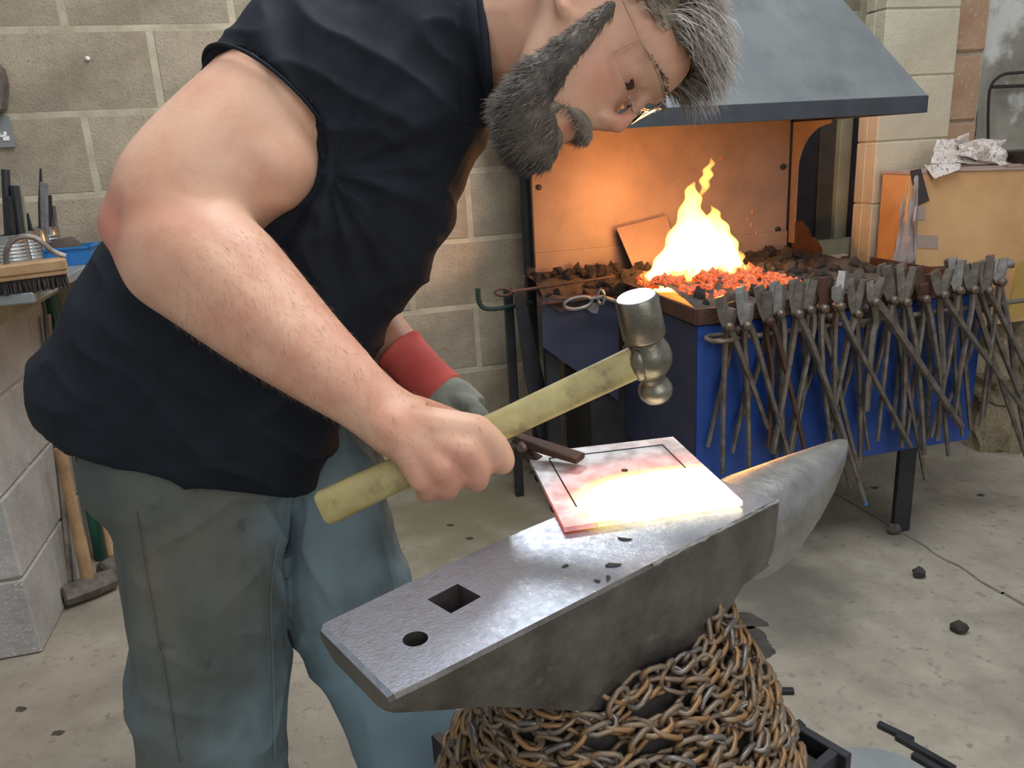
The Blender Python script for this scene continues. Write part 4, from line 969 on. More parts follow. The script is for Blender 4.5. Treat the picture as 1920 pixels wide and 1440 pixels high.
# tongs that hold the plate
tg_ = thing('tongs', 'flat-jawed tongs in the gloved hand gripping the corner of the hot plate', 'tongs', onz(985, 832, .785))
jt, jp = onz(1088, 861, .786), onz(985, 834, .792)
jd = unit(jt-jp); ju = unit(az_-jd*jd[2]); js = np.cross(jd, ju)
obj('jaw', MB().loft([(jp-jd*.012+ju*.006, ju*.006, js*.007, 5), (jp+jd*.03+ju*.003, ju*.0055, js*.011, 5), (jt+ju*.001, ju*.004, js*.012, 5)], 16), 'rust', tg_, ang=30)
obj('jaw', MB().loft([(jp-jd*.012-ju*.008, ju*.006, js*.007, 5), (jp+jd*.03-ju*.020, ju*.005, js*.010, 5), (jt-ju*.022-jd*.012, ju*.004, js*.011, 5)], 16), 'rust', tg_, ang=30)
gh = P(880, 800, 1.07)
for sgn in (-1, 1):
    pts = catmull([jp+ju*.004*sgn, jp-jd*.03-ju*.010*sgn+js*.004*sgn, (jp+gh)/2+ju*.010*sgn, gh+A3(0, 0, .010*sgn), gh-jd*.14+A3(0, 0, .014*sgn)], 5)
    obj('rein', MB().tube(pts, .0055, 8), 'iron', tg_)
obj('rivet', MB().lathe(jp-js*.013, js, [(0, .005), (.004, .008), (.022, .008), (.026, .005)], 10), 'iron', tg_)
# scale flakes on the anvil face
for k, (px, py, r) in enumerate([(1150, 1060, .008), (1140, 1085, .005), (1170, 1012, .007), (1060, 1062, .004), (1120, 1090, .004)]):
    p = onz(px, py, .77); qm = rock_mesh('scale_flake', 60+k, MT['bristle'], 1, .5); o = bpy.data.objects.new('scale_flake', qm); COL.objects.link(o); o.location = (p[0], p[1], .7708); o.scale = (r, r*.5, .0009); o.rotation_euler = (0, 0, k*1.3)
    tag(o, 'dark flake of forge scale on the bright anvil face', 'scale flake', 'scale flakes on the anvil')

# ================================================================== THE SMITH
BO_ = A3(-.33, 1.02, 0)
def limb(q, st, n=20, p=2.0):
    """st: (px, py, depth, r_px in the picture plane, r_px in depth)"""
    cs = catmull(st, 4); cen = [P(a, b_, d) for a, b_, d, _, _ in cs]; out = []
    for k, (a, b_, d, r1, r2) in enumerate(cs):
        t = unit(cen[min(k+1, len(cs)-1)]-cen[max(k-1, 0)]); v = unit(ray(a, b_)); v = unit(v-t*v.dot(t)); u = np.cross(t, v)
        out.append((cen[k], u*max(r1, 1)*d/FPX, v*max(r2, 1)*d/FPX, p))
    q.loft(out, n); return out
def ball(q, px, py, d, r, r2=None, r3=None):
    k = d/FPX; q.ell(P(px, py, d), [cR*r*k, cD*(r2 or r)*k, cF*(r3 or r)*k], 14, 10)
B = MB()
# right arm (near the camera)
limb(B, [(680, 70, 1.03, 150, 120), (595, 135, .985, 140, 126), (508, 216, .955, 138, 130), (412, 312, .925, 140, 130), (328, 388, .90, 128, 116), (272, 440, .888, 94, 96)], 24)
limb(B, [(262, 428, .888, 78, 80), (318, 462, .884, 118, 105), (400, 512, .874, 126, 108), (492, 592, .864, 110, 96), (598, 680, .85, 86, 76), (684, 750, .842, 66, 56), (732, 785, .836, 62, 46), (770, 808, .83, 66, 42)], 24)
ball(B, 226, 424, .886, 46, 60, 56); ball(B, 500, 315, .915, 100, 92, 84); ball(B, 300, 470, .886, 84, 90, 80)
# right hand: back of hand, fingers wrapped round the handle, thumb on the far side
hk = .82/FPX
def chain_(q, pts, rr, n=10, sub=3):
    cs = catmull([(*p, r) for p, r in zip(pts, rr)], sub); q.tube([P(c[0], c[1], c[2]) for c in cs], [c[3]*hk for c in cs], n)
    q.sph(P(*pts[-1]), rr[-1]*hk, 10, 8); q.sph(P(*pts[0]), rr[0]*hk, 10, 8)
mcp = [(893, 806, .812), (872, 846, .802), (832, 878, .802), (792, 898, .808)]
for (x, y, d), w in zip(mcp, (31, 32, 31, 28)):
    chain_(B, [(752, 796, .828), ((752+x)/2, (796+y)/2, .812), (x, y, d)], [44, 38, w])
chain_(B, [(740, 800, .832), (790, 830, .822), (830, 850, .818)], [58, 58, 50])
pip = [(940, 862, .828), (893, 897, .824), (838, 916, .822), (800, 922, .826)]
dip = [(934, 862, .872), (888, 892, .868), (838, 908, .866), (798, 914, .866)]
tip = [(908, 818, .884), (862, 845, .882), (815, 865, .880), (778, 880, .878)]
for m_, a, b_, c, w in zip(mcp, pip, dip, tip, (27, 26.5, 25, 22)):
    chain_(B, [m_, ((m_[0]+a[0])/2+8, (m_[1]+a[1])/2-2, (m_[2]+a[2])/2-.004), a, b_, c], [w+3, w+1, w, w-2, w-5])
chain_(B, [(752, 770, .846), (800, 776, .872), (850, 790, .888), (890, 800, .884)], [40, 32, 27, 21])
# left arm (far side)
limb(B, [(640, 300, 1.28, 90, 90), (600, 420, 1.31, 80, 80), (600, 500, 1.30, 66, 66), (650, 560, 1.26, 62, 60), (708, 618, 1.215, 52, 48), (762, 672, 1.175, 44, 38), (800, 706, 1.15, 42, 32)], 18)
# neck and trunk, kept inside the clothes
limb(B, [(1085, 30, .885, 100, 92), (1010, 62, .91, 120, 100), (925, 72, .95, 118, 92), (850, 70, 1.0, 130, 100), (770, 110, 1.04, 150, 130)], 22)
limb(B, [(800, 80, 1.05, 120, 160), (700, 190, 1.08, 170, 200), (600, 340, 1.10, 180, 190), (500, 500, 1.11, 180, 180), (420, 650, 1.13, 180, 165), (390, 780, 1.14, 170, 150), (400, 900, 1.15, 130, 130)], 22)
RLEG = [(384, 860, 1.11, 212, 150), (372, 905, 1.11, 200, 150), (376, 960, 1.11, 168, 145), (380, 1010, 1.112, 150, 142), (386, 1080, 1.118, 142, 138), (388, 1130, 1.122, 141, 134), (392, 1220, 1.132, 141, 132), (396, 1300, 1.145, 142, 130), (403, 1370, 1.155, 133, 126), (410, 1440, 1.17, 124, 120), (420, 1560, 1.20, 112, 112), (428, 1680, 1.235, 100, 105)]
LLEG = [(560, 840, 1.22, 120, 120), (606, 880, 1.235, 104, 120), (632, 950, 1.24, 98, 118), (640, 1040, 1.24, 108, 116), (652, 1110, 1.24, 122, 112), (698, 1230, 1.235, 104, 104), (742, 1330, 1.23, 100, 100), (778, 1440, 1.235, 92, 94), (800, 1540, 1.25, 84, 92), (812, 1640, 1.27, 80, 90)]
sh = lambda L_, k: [(a, b_, d, r1*k, r2*k) for a, b_, d, r1, r2 in L_]
limb(B, sh(RLEG, .82), 18); limb(B, sh(LLEG, .82), 18)
# feet run to the floor
def foot(q, L_, k, ext=0.0):
    a = P(*L_[-1][:3]); z = a[2]; f = unit(A3(.75, -.35, 0)); s_ = np.cross(A3(0, 0, 1), f)
    q.loft([(a, f*.055*k, s_*.05*k), (A3(a[0], a[1], z*.5+.03), f*.052*k, s_*.045*k), (A3(a[0], a[1], .07)+f*.02, f*.085*k, s_*.045*k), (A3(a[0], a[1], .035)+f*.06, f*.135*k, s_*.05*k), (A3(a[0], a[1], .002)+f*.06, f*.135*k, s_*.048*k)], 18)
foot(B, RLEG, .85); foot(B, LLEG, .85)

# head
HK = .86/FPX; HC = P(1010, 285, .862)
uh = cR*.875-cD*.484; fh = cR*.484+cD*.875; shd = -cF
ya = math.radians(9); fh, shd = fh*math.cos(ya)+shd*math.sin(ya), shd*math.cos(ya)-fh*math.sin(ya)
def Hd(u, f, s): return HC+(uh*u+fh*f+shd*s)*HK
HS = [(-6, -20, -70, 30, 2.2), (4, -6, -95, 46, 2.3), (30, 0, -140, 66, 2.3), (55, 2, -172, 84, 2.3), (80, 6, -195, 96, 2.3), (110, 8, -225, 106, 2.3), (145, 4, -285, 114, 2.3), (180, -4, -322, 119, 2.3), (210, -6, -338, 121, 2.4), (236, 8, -345, 122, 2.5), (262, 16, -348, 123, 2.5), (300, 12, -342, 121, 2.4), (335, -6, -326, 114, 2.3), (365, -36, -300, 100, 2.2), (390, -76, -262, 80, 2.1), (406, -120, -222, 52, 2.0), (414, -160, -185, 18, 2)]
HSC = catmull(HS, 3)
def head_ring(r, grow=0, n=40):
    u, f, b_, w, p = r; c = (f+b_)/2; h = (f-b_)/2+grow; w = w+grow; out = []
    for i in range(n):
        a = 2*PI*i/n; x, y = math.cos(a), math.sin(a)
        x = math.copysign(abs(x)**(2/p), x); y = math.copysign(abs(y)**(2/p), y)
        ww = w*(1-.16*max(0, x)**2) 
        out.append((u, c+h*x, ww*y))
    return out
B.rings([[Hd(*v) for v in head_ring(r)] for r in HSC])
def hcap(q, pts, rr, n=10, k=3):
    cs = catmull([(*p, r) for p, r in zip(pts, rr)], k); q.tube([Hd(*c[:3]) for c in cs], [c[3]*HK for c in cs], n)
    q.sph(Hd(*pts[0]), rr[0]*HK, 10, 8); q.sph(Hd(*pts[-1]), rr[-1]*HK, 10, 8)
hcap(B, [(232, 6, 0), (200, 16, 0), (172, 27, 0), (154, 30, 0)], [13, 13, 15, 17])                # nose
def HQ(px, py, sd):
    """head-local coordinates of the point seen at a pixel on the near-side plane sd"""
    r = ray(px, py); p0 = HC+shd*sd*HK; X = cC+r*(shd.dot(p0-cC)/shd.dot(r)); l = (X-HC)/HK
    return (l@uh, l@fh, sd)
def both(q, pts, rr, n=10, k=3):
    """pts: (px, py, side) as seen on the near side; mirrored to the far side"""
    loc = [HQ(*p) for p in pts]
    for s_ in (-1, 1): hcap(q, [(a, b2, c*s_) for a, b2, c in loc], rr, n, k)
for s_ in (-1, 1):
    hcap(B, [(150, 20, 12*s_), (138, 14, 18*s_), (128, 4, 24*s_)], [13, 13, 9])                    # nostril wing
both(B, [(1236, 172, 14), (1222, 136, 44), (1196, 92, 74)], [12, 13, 11])                          # brow ridge
both(B, [(1146, 176, 34), (1126, 136, 64), (1112, 86, 88)], [20, 24, 20])                          # cheekbone
eu, ef, es = HQ(1186, 146, 46)
for s_ in (-1, 1): B.ell(Hd(eu, ef-4, es*s_), [uh*15*HK, fh*19*HK, shd*24*HK], 14, 10)            # lid over the eyeball
both(B, [(1206, 168, 30), (1203, 142, 50), (1190, 112, 70)], [5, 6, 5])                            # upper lid fold
both(B, [(1062, 26, 118), (1050, 8, 128), (1040, -30, 134), (1056, -66, 138), (1086, -78, 136), (1104, -58, 128), (1098, -28, 122)], [13, 13, 9, 9, 9, 8, 6], 8)   # ear rim
eu2, ef2, _ = HQ(1076, -22, 122)
for s_ in (-1, 1): B.ell(Hd(eu2, ef2, 122*s_), [uh*42*HK, fh*24*HK, shd*8*HK], 12, 8)
both(B, [(1084, 243, 4), (1079, 234, 22), (1070, 218, 38)], [9, 8, 5])                             # upper lip
both(B, [(1066, 246, 2), (1061, 238, 20), (1056, 226, 34)], [9, 8, 5])                             # lower lip
#                                        # lower lip
hcap(B, [(128, 14, 0), (120, 12, 0)], [10, 9])                                                     # columella
body_me = remesh(B, .0032, 3, .5, 'person', BO_)
def relax(me, w, iters):
    """laplacian smoothing with a weight per vertex"""
    n = len(me.vertices); co = np.empty(n*3); me.vertices.foreach_get('co', co); co = co.reshape(-1, 3)
    ed = np.empty(len(me.edges)*2, np.int64); me.edges.foreach_get('vertices', ed); ed = ed.reshape(-1, 2)
    deg = np.bincount(ed.ravel(), minlength=n)[:, None]
    for _ in range(iters):
        acc = np.stack([np.bincount(ed[:, 0], co[ed[:, 1], k], n)+np.bincount(ed[:, 1], co[ed[:, 0], k], n) for k in range(3)], 1)
        co += (acc/np.maximum(deg, 1)-co)*w[:, None]*.6
    me.vertices.foreach_set('co', co.reshape(-1)); me.update()
def pix(me, og):
    n = len(me.vertices); co = np.empty(n*3); me.vertices.foreach_get('co', co); v = co.reshape(-1, 3)+og-cC; d = v@cF
    return 960+FPX*(v@cR)/d, 720+FPX*(v@cD)/d, d
bx, by, bd = pix(body_me, BO_)
relax(body_me, np.clip((690-bx)/60, 0, 1)*np.clip((1100-by)/60, 0, 1), 90)
relax(body_me, np.clip((bx-690)/30, 0, 1)*np.clip((960-bx)/20, 0, 1)*(by > 650)*(bd < .95), 5)
relax(body_me, (bx > 950)*(by < 330)*1.0, 9)
# long muscle bellies and tendons along the near arm
n = len(body_me.vertices); co = np.empty(n*3); body_me.vertices.foreach_get('co', co); co = co.reshape(-1, 3); no = np.empty(n*3); body_me.vertices.foreach_get('normal', no); no = no.reshape(-1, 3)
a_sh, a_el, a_wr = P(560, 160, .96), P(262, 440, .888), P(740, 790, .835)
for i in np.nonzero((bx < 760)*(by < 860)*(bd < 1.0)*(bx > 150))[0]:
    w = co[i]+BO_; fw = max(0, min(1, ((bx[i]-262)*.77+(by[i]-440)*.64+30)/160)); g = 0
    for axv, wt in ((unit(a_wr-a_el), fw), (unit(a_el-a_sh), 1-fw)):
        if wt <= 0: continue
        al = (w-a_el)@axv; pe = (w-a_el)-axv*al
        g += wt*(noise.noise(Vector((pe[0]*15, pe[1]*15, pe[2]*15+al*5)))*.0045+noise.noise(Vector((pe[0]*42+5, pe[1]*42, pe[2]*42+al*9)))*.0012)
    co[i] += no[i]*g*max(0, min(1, (760-bx[i])/60))
body_me.vertices.foreach_set('co', co.reshape(-1)); body_me.update(); arm_co = co+BO_; arm_no = no
person = obj('person', body_me, 'skin', org=BO_)
tag(person, 'bearded man in a black T-shirt bending over the anvil with a raised hammer', 'person')
# redder elbow, knuckles, nose and ear, as on real skin
nt = MT['skin'].node_tree; N = nt.nodes; L = nt.links; b_ = bsdf(MT['skin'])
src = b_.inputs['Base Color'].links[0].from_socket
tc = N.new('ShaderNodeTexCoord')
for (w_, rad, amt) in ((P(205, 440, .87), .055, .75), (Hd(154, 38, 0), .022, .6), (Hd(190, -215, 130), .035, .6), (P(840, 900, .80), .05, .45), (Hd(*HQ(1130, 150, 80)), .03, .35), (Hd(*HQ(1062, 236, 22)), .011, .9), (Hd(eu, ef, es), .012, .55)):
    d_ = N.new('ShaderNodeVectorMath'); d_.operation = 'DISTANCE'; d_.inputs[1].default_value = tuple(w_-BO_); L.new(tc.outputs['Object'], d_.inputs[0])
    mr = N.new('ShaderNodeMapRange'); mr.interpolation_type = 'SMOOTHSTEP'; mr.inputs['From Min'].default_value = rad*1.4; mr.inputs['From Max'].default_value = rad*.2; mr.inputs['To Max'].default_value = amt; L.new(d_.outputs['Value'], mr.inputs['Value'])
    mx = N.new('ShaderNodeMix'); mx.data_type = 'RGBA'; L.new(mr.outputs['Result'], mx.inputs[0]); L.new(src, mx.inputs[6]); mx.inputs[7].default_value = (*sr(196, 118, 100), 1); src = mx.outputs[2]
L.new(src, b_.inputs['Base Color'])

# ---- shirt
S = MB()
def ring_st(cx, cy, d, a, ang, bm, p=2.2, hz=0.0):
    r = math.radians(ang); vd = unit(ray(cx, cy)*(1-hz)+A3(0, 1, 0)*hz*1.0); return (P(cx, cy, d), (cR*math.cos(r)+cD*math.sin(r))*a*d/FPX, vd*bm, p)
SH = [(340, 840, 1.13, 262, 14, .158, 2.3, .62), (342, 806, 1.13, 276, 14, .166, 2.3, .62), (356, 748, 1.125, 292, 14, .175, 2.2, .55), (424, 612, 1.115, 270, 22, .182, 2.2, .4), (505, 460, 1.105, 272, 28, .184, 2.2, 0), (600, 312, 1.095, 272, 33, .192, 2.2, 0), (690, 170, 1.07, 248, 38, .195, 2.2, 0), (775, 70, 1.04, 205, 47, .16, 2.2, 0), (850, 45, 1.0, 172, 66, .115, 2.1, 0), (894, 58, .965, 150, 82, .094, 2.0, 0), (908, 60, .956, 142, 85, .086, 2.0, 0)]
S.loft([ring_st(*c) for c in catmull(SH, 4)], 40)
sl = limb(S, [(690, 60, 1.03, 160, 145), (605, 128, .985, 164, 152), (545, 184, .967, 160, 152), (514, 216, .957, 157, 150), (506, 224, .954, 156, 149)], 28)
# far sleeve
limb(S, [(720, 150, 1.25, 120, 110), (650, 290, 1.285, 112, 105), (625, 370, 1.30, 104, 100)], 18)
shirt_me = remesh(S, .0042, 6, .5, 'shirt', BO_)
# folds
co = np.empty(len(shirt_me.vertices)*3); shirt_me.vertices.foreach_get('co', co); co = co.reshape(-1, 3)
no = np.empty(len(shirt_me.vertices)*3); shirt_me.vertices.foreach_get('normal', no); no = no.reshape(-1, 3)
wco = co+BO_
v_ = wco-cC; dd = v_@cF; PX = 960+FPX*(v_@cR)/dd; PY = 720+FPX*(v_@cD)/dd
out = co.copy()
arm_pt = P(620, 330, .93)
for i in range(len(co)):
    w = wco[i]; a = (w-arm_pt); r = np.linalg.norm(a)
    # folds radiating from the armpit plus soft drape
    th = math.atan2(a@cD, a@cR)
    f1 = noise.noise(Vector((th*4.2, r*3.0, 1.3)))*.010*math.exp(-((r-.12)/.16)**2)
    f2 = noise.noise(Vector((w[0]*7+w[2]*9, w[1]*5, w[2]*3-w[0]*6)))*.009
    f3 = (1-abs(noise.noise(Vector((w[0]*9-w[2]*5, w[1]*6, w[2]*16+w[0]*9)))))**4*.006
    edge = 1.0
    if wco[i][2] < .80: f2 *= 1.3; f3 *= 1.4
    if PX[i] > 860 and PY[i] < 230: edge = .3
    out[i] = co[i]+no[i]*(f1+f2+f3-.003)*edge
shirt_me.vertices.foreach_set('co', out.reshape(-1)); shirt_me.update()
shirt = obj('t_shirt', shirt_me, 'shirt', person, label='black short-sleeved cotton T-shirt')
# hem and collar bands
def band(st, r, m='shirt', n=64, out_=1.01, nm='hem'):
    c, U, V, p = st; pts = []
    for i in range(n):
        a = 2*PI*i/n; x, y = math.cos(a), math.sin(a); x = math.copysign(abs(x)**(2/p), x); y = math.copysign(abs(y)**(2/p), y)
        pts.append(c+(U*x+V*y)*out_)
    return obj(nm, MB().tube(pts, r, 8, close=True), m, shirt)
band(ring_st(*SH[-1]), .005, out_=.985, nm='neckband')
c_, U_, V_, p_ = sl[-4]; band((c_, U_, V_, 2.0), .0022, out_=.985, nm='sleeve_hem')

# ---- trousers
T = MB()
limb(T, RLEG, 26); limb(T, LLEG, 24)
limb(T, [(404, 700, 1.14, 225, 170), (400, 800, 1.14, 212, 170), (414, 880, 1.145, 190, 165), (440, 950, 1.16, 130, 120)], 24)
limb(T, [(560, 800, 1.22, 110, 110), (610, 850, 1.235, 100, 110), (636, 920, 1.24, 92, 108)], 18)
tr_me = remesh(T, .0045, 6, .5, 'trousers', BO_)
co = np.empty(len(tr_me.vertices)*3); tr_me.vertices.foreach_get('co', co); co = co.reshape(-1, 3)
no = np.empty(len(tr_me.vertices)*3); tr_me.vertices.foreach_get('normal', no); no = no.reshape(-1, 3); out = co.copy()
for i in range(len(co)):
    w = co[i]
    f = noise.noise(Vector((w[0]*6, w[1]*6, w[2]*11+w[0]*5)))*.010+(1-abs(noise.noise(Vector((w[0]*7+3, w[1]*11, w[2]*8+noise.noise(Vector((w[0]*5, w[1]*5, w[2]*5)))*2)))))**5*.006+noise.noise(Vector((w[0]*22, w[1]*22, w[2]*22)))*.0016
    out[i] = co[i]+no[i]*f
tr_me.vertices.foreach_set('co', out.reshape(-1)); tr_me.update()
trousers = obj('trousers', tr_me, 'jeans', person, label='dirty faded blue denim work trousers')
# denim: worn pale blue on the far leg and inner seams, green-grey grime on the near thigh
nt = MT['jeans'].node_tree; N = nt.nodes; L = nt.links; b_ = bsdf(MT['jeans']); src = b_.inputs['Base Color'].links[0].from_socket
tc = N.new('ShaderNodeTexCoord')
for (w_, rad, amt, col_) in ((P(740, 1330, 1.2), .30, .95, sr(118, 144, 156)), (P(590, 960, 1.15), .14, .9, sr(124, 146, 156)), (P(600, 1060, 1.2), .13, .55, sr(122, 146, 158)), (P(280, 1260, 1.12), .09, .45, sr(92, 116, 130))):
    d_ = N.new('ShaderNodeVectorMath'); d_.operation = 'DISTANCE'; d_.inputs[1].default_value = tuple(w_-BO_); L.new(tc.outputs['Object'], d_.inputs[0])
    nz_ = N.new('ShaderNodeTexNoise'); nz_.inputs['Scale'].default_value = 11; nz_.inputs['Detail'].default_value = 5; L.new(tc.outputs['Object'], nz_.inputs['Vector'])
    ad = N.new('ShaderNodeMath'); ad.operation = 'MULTIPLY_ADD'; L.new(nz_.outputs['Fac'], ad.inputs[0]); ad.inputs[1].default_value = rad*1.2; L.new(d_.outputs['Value'], ad.inputs[2])
    mr = N.new('ShaderNodeMapRange'); mr.interpolation_type = 'SMOOTHSTEP'; mr.inputs['From Min'].default_value = rad*1.7; mr.inputs['From Max'].default_value = rad*.8; mr.inputs['To Max'].default_value = amt; L.new(ad.outputs[0], mr.inputs['Value'])
    mx = N.new('ShaderNodeMix'); mx.data_type = 'RGBA'; L.new(mr.outputs['Result'], mx.inputs[0]); L.new(src, mx.inputs[6]); mx.inputs[7].default_value = (*col_, 1); src = mx.outputs[2]
L.new(src, b_.inputs['Base Color'])
q = MB(); foot(q, RLEG, 1.0); bt = obj('boot', q, 'boot', person)
q = MB(); foot(q, LLEG, 1.0); obj('boot', q, 'boot', person)

# ---- glove on the far hand
G = MB()
gst = [(748, 655, 1.165, 52, 46), (760, 668, 1.16, 47, 40), (790, 700, 1.142, 46, 38), (822, 728, 1.125, 44, 38), (836, 740, 1.118, 44, 38)]
limb(G, gst, 22)
gl = obj('glove_cuff', remesh(G, .0035, 2, .4, 'glove_cuff', BO_), 'glove_red', person, label='red fabric glove cuff')
G = MB(); hk = 1.1/FPX
limb(G, [(828, 736, 1.122, 42, 36), (850, 758, 1.105, 50, 34), (880, 782, 1.085, 46, 30)], 18)
for k, (dy, w) in enumerate(((-22, 17), (-2, 18), (18, 17), (36, 15))):
    a = (872-dy*.35, 778+dy, 1.075); b2 = (886-dy*.3, 800+dy, 1.048); c2 = (868-dy*.3, 822+dy*.7, 1.062)
    chain_(G, [a, b2, c2, (862-dy*.3, 812+dy*.6, 1.088)], [w, w, w-2, w-4])
chain_(G, [(858, 752, 1.09), (890, 768, 1.06), (912, 792, 1.05)], [20, 17, 14])
obj('glove_hand', remesh(G, .003, 2, .4, 'glove_hand', BO_), 'glove_grey', person, label='grey suede glove hand')

# ---- hair: scalp cap and strands
def tress(q, root, d0, d1, L_, r, n=4, segs=5, curl=.0):
    pts = []; p = A3(*root)
    for k in range(segs+1):
        t = k/segs; pts.append(p.copy()); dv = unit(d0*(1-t)+d1*t)+np.random.randn(3)*curl; p = p+dv*L_/segs
    q.tube(pts, [r*(1-.85*(k/segs)**1.5) for k in range(segs+1)], n)
grav = A3(0, 0, -1)
def hairline(f, s): 
    k = -.30*abs(s)
    if f > -185: return 322+.28*(f)+k
    return 262+k if f > -245 else 70
capr = [head_ring(r, 4, 48) for r in HSC]
cap = MB(); vs = []; fs = []; ok = []
for r in capr:
    for v in r: vs.append(Hd(*v)); ok.append(v[0] > hairline(v[1], v[2]))
for k in range(len(capr)-1):
    for i in range(48):
        j = (i+1) % 48; f_ = (k*48+i, k*48+j, (k+1)*48+j, (k+1)*48+i)
        if all(ok[x] for x in f_): fs.append(f_)
cap.add(vs, fs)
cap.v = [tuple(A3(*v)+A3(*[noise.noise(Vector(v)*90+Vector((k, 0, 0)))*.0008 for k in range(3)])) for v in cap.v]
hair = obj('hair', cap, 'hair', person, label='short greying brown hair')
q1, q2 = MB(), MB(); cnt = 0
while cnt < 9000:
    r = random.choice(HSC[18:]) if random.random() < .6 else random.choice(HSC[18:42])
    ring = head_ring(r, 9, 96); v = random.choice(ring); 
    u, f, s = v
    if u < hairline(f, s)+4 or f < -300: continue
    root = Hd(*v); nrm = unit(root-Hd(240, -165, 0))
    front = max(0, min(1, (f+150)/140)) 
    comb = unit(fh*.7+uh*.25+shd*.05)
    if u > 290 and f > -70:
        d0 = unit(nrm*.6+comb*.7+uh*.2); d1 = unit(grav*1.1+fh*.35+nrm*.1); L_ = random.uniform(.028, .06); tgt = q2 if random.random() < .6 else q1
    elif u > 330:
        d0 = unit(nrm*.5+comb); d1 = unit(comb+grav*.5); L_ = random.uniform(.025, .045); tgt = q2 if random.random() < .35 else q1
    else:
        d0 = unit(nrm*.45-uh*.3+fh*-.45); d1 = unit(-uh*.35-fh*.5+nrm*.15); L_ = random.uniform(.010, .022); tgt = q1 if random.random() < .8 else q2
    d0 = unit(d0+np.random.randn(3)*.16); d1 = unit(d1+np.random.randn(3)*.2)
    tress(tgt, root, d0, d1, L_, random.uniform(.0004, .0008), 3, 5, .05); cnt += 1
o = obj('strands', q1, 'hair', hair); o['kind'] = 'stuff'
o = obj('silver_strands', q2, 'hair_tip', hair); o['kind'] = 'stuff'
# ---- beard
BD = MB()
both(BD, [(1142, 16, 112), (1098, 60, 110), (1054, 106, 100), (1010, 152, 82), (984, 204, 58), (988, 250, 34), (1008, 278, 14)], [15, 20, 29, 42, 50, 44, 34], 12)
both(BD, [(1012, 226, 48), (1022, 252, 26), (1028, 270, 6)], [28, 26, 22], 10)
hcap(BD, [(-16, -40, 0), (-4, -95, 0)], [36, 40])
bd_me = remesh(BD, .003, 3, .5, 'beard', BO_)
co = np.empty(len(bd_me.vertices)*3); bd_me.vertices.foreach_get('co', co); co = co.reshape(-1, 3); no = np.empty(len(bd_me.vertices)*3); bd_me.vertices.foreach_get('normal', no); no = no.reshape(-1, 3)
for i in range(len(co)): co[i] += no[i]*(noise.noise(Vector(co[i])*110)*.0028+noise.noise(Vector(co[i])*45)*.003)
bd_me.vertices.foreach_set('co', co.reshape(-1)); bd_me.update()
beard = obj('beard', bd_me, 'beard', person, label='full dark beard with grey patches at the chin and moustache')
q1, q2 = MB(), MB(); idx = np.random.choice(len(co), 7000)
for i in idx:
    w = co[i]+BO_; l = (w-HC)/HK; u, f, s = l@uh, l@fh, l@shd
    n_ = no[i]; d0 = unit(n_*.45-uh*.7+fh*(.1 if u > 60 else -.2)+np.random.randn(3)*.2); d1 = unit(-uh*.8+n_*.25+grav*.25+np.random.randn(3)*.25)
    grey = (f > -45 and u > 10) or (u > 150) 
    tress(q2 if (random.random() < (.75 if grey else .06)) else q1, w-n_*.001, d0, d1, random.uniform(.007, .016 if u < 60 else .010), random.uniform(.0003, .0006), 3, 3, .05)
o = obj('dark_strands', q1, 'beard', beard); o['kind'] = 'stuff'
o = obj('grey_strands', q2, 'beard_grey', beard); o['kind'] = 'stuff'
MU = MB()
both(MU, [(1100, 250, 6), (1095, 236, 24), (1080, 212, 46), (1056, 196, 58), (1034, 202, 62)], [13, 15, 13, 11, 13], 10)
both(MU, [(1044, 262, 4), (1040, 250, 20), (1030, 232, 40)], [13, 15, 16], 10)
mu_me = remesh(MU, .0028, 2, .5, 'moustache', BO_)
co = np.empty(len(mu_me.vertices)*3); mu_me.vertices.foreach_get('co', co); co = co.reshape(-1, 3); no = np.empty(len(mu_me.vertices)*3); mu_me.vertices.foreach_get('normal', no); no = no.reshape(-1, 3)
q1 = MB()
for i in np.random.choice(len(co), 1500):
    w = co[i]+BO_; n_ = no[i]; d0 = unit(n_*.4-uh*.8+np.random.randn(3)*.2); tress(q1, w-n_*.001, d0, unit(d0-n_*.2), random.uniform(.006, .011), random.uniform(.0003, .0006), 3, 3, .05)
mo = obj('moustache', mu_me, 'beard_grey', person, label='brownish grey moustache and chin patch')
o = obj('moustache_strands', q1, 'beard_grey', mo); o['kind'] = 'stuff'
# eyebrow, eyes
q = MB()
for s_ in (-1, 1):
    for k in range(110):
        t = random.random(); l = HQ(1240-46*t*t+random.uniform(-5, 4), 176-88*t, 14+62*t); r0 = Hd(l[0]+4, l[1]+13, (l[2]+4)*s_)
        tress(q, r0, unit(fh*.5-uh*.1+shd*s_*.6+np.random.randn(3)*.2), unit(shd*s_+fh*.1), random.uniform(.006, .010), .0007, 3, 3)
obj('eyebrows', q, 'beard_grey', person)
for s_ in (-1, 1):
    obj('eye', MB().ell(Hd(eu-7, ef+10, es*s_), [uh*3.2*HK, fh*7*HK, shd*15*HK], 14, 10), 'eye', person, label='dark lowered eye')
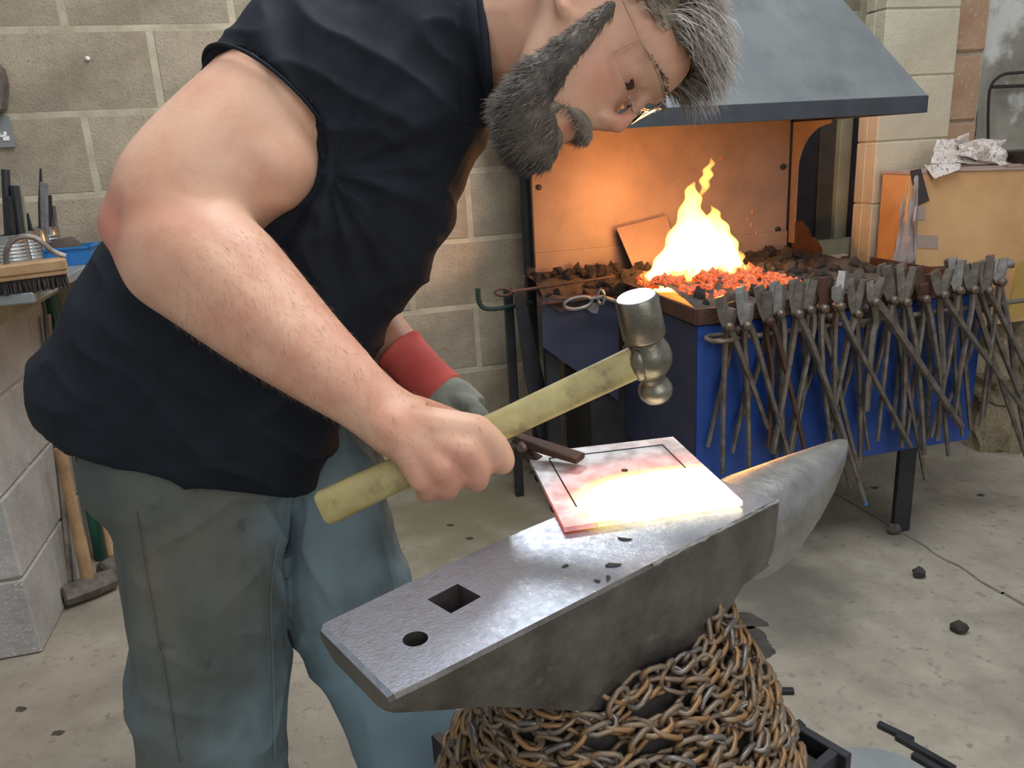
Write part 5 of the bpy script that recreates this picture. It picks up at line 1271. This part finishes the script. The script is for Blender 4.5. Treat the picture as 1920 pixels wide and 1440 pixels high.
# ---- safety glasses
gs = MB(); vs = []; fs = []; n1, n2 = 22, 6
for i in range(n1+1):
    a = math.radians(-82+164*i/n1)
    for j in range(n2+1):
        v = j/n2; h = 1-.25*abs(a)/1.43; gap = 26*max(0, 1-abs(a)/.22)*(1-v)
        vs.append(Hd(180+gap+(72*h)*v-4*v*0, -62+94*math.cos(a), 108*math.sin(a)))
for i in range(n1):
    for j in range(n2): k = i*(n2+1)+j; fs.append((k, k+n2+1, k+n2+2, k+1))
gs.add(vs, fs); me = gs.mesh('lens', BO_); shade(me, True)
gl_ = obj('safety_glasses', me, 'glass', person, label='clear wraparound safety glasses'); so = gl_.modifiers.new('t', 'SOLIDIFY'); so.thickness = .0018
rim = [vs[i*(n2+1)+n2] for i in range(n1+1)]; obj('brow_bar', MB().tube(rim, .0016, 6), 'glass', gl_)
for s_ in (-1, 1): obj('temple', MB().tube([Hd(238, -52, 108*s_), Hd(240, -120, 126*s_), Hd(238, -195, 130*s_)], .0018, 6), 'glass', gl_)

# ---- fine hair on the forearm and the back of the hand
q = MB(); cand = np.nonzero((bx < 900)*(bx > 300)*(by < 900)*(by > 430)*(bd < .95)*((bx-262)*.77+(by-440)*.64 > 90))[0]
for i in np.random.choice(cand, 2600):
    w = arm_co[i]; n_ = arm_no[i]
    if bx[i] > 780 and random.random() < .6: continue
    d0 = unit(n_*.35+unit(a_wr-a_el)*.6+cD*.5+np.random.randn(3)*.25); tress(q, w, d0, unit(d0-n_*.3), random.uniform(.005, .011), .0001, 3, 3, .05)
o = obj('arm_hair', q, 'armhair', person); o['kind'] = 'stuff'
# ---- trouser seams
def seam(pts, nm='seam'):
    q = MB(); vv = []
    dg_co = np.empty(len(tr_me.vertices)*3); tr_me.vertices.foreach_get('co', dg_co); dg_co = dg_co.reshape(-1, 3)+BO_; sx, sy, sd_ = pix(tr_me, BO_)
    for x, y in catmull(pts, 8):
        m_ = (abs(sx-x) < 9)*(abs(sy-y) < 9); k_ = np.nonzero(m_)[0]
        if len(k_) == 0: continue
        k_ = k_[np.argmin(sd_[k_])]; vv.append(P(x, y, sd_[k_]-.0008))
    if len(vv) > 3: q.tube(vv, .0012, 5); obj(nm, q, 'jeans', trousers)
seam([(255, 960), (270, 1060), (292, 1180), (315, 1300), (335, 1430)]); seam([(520, 1020), (508, 1120), (512, 1240), (516, 1430)]); seam([(715, 1000), (735, 1090), (745, 1150)])
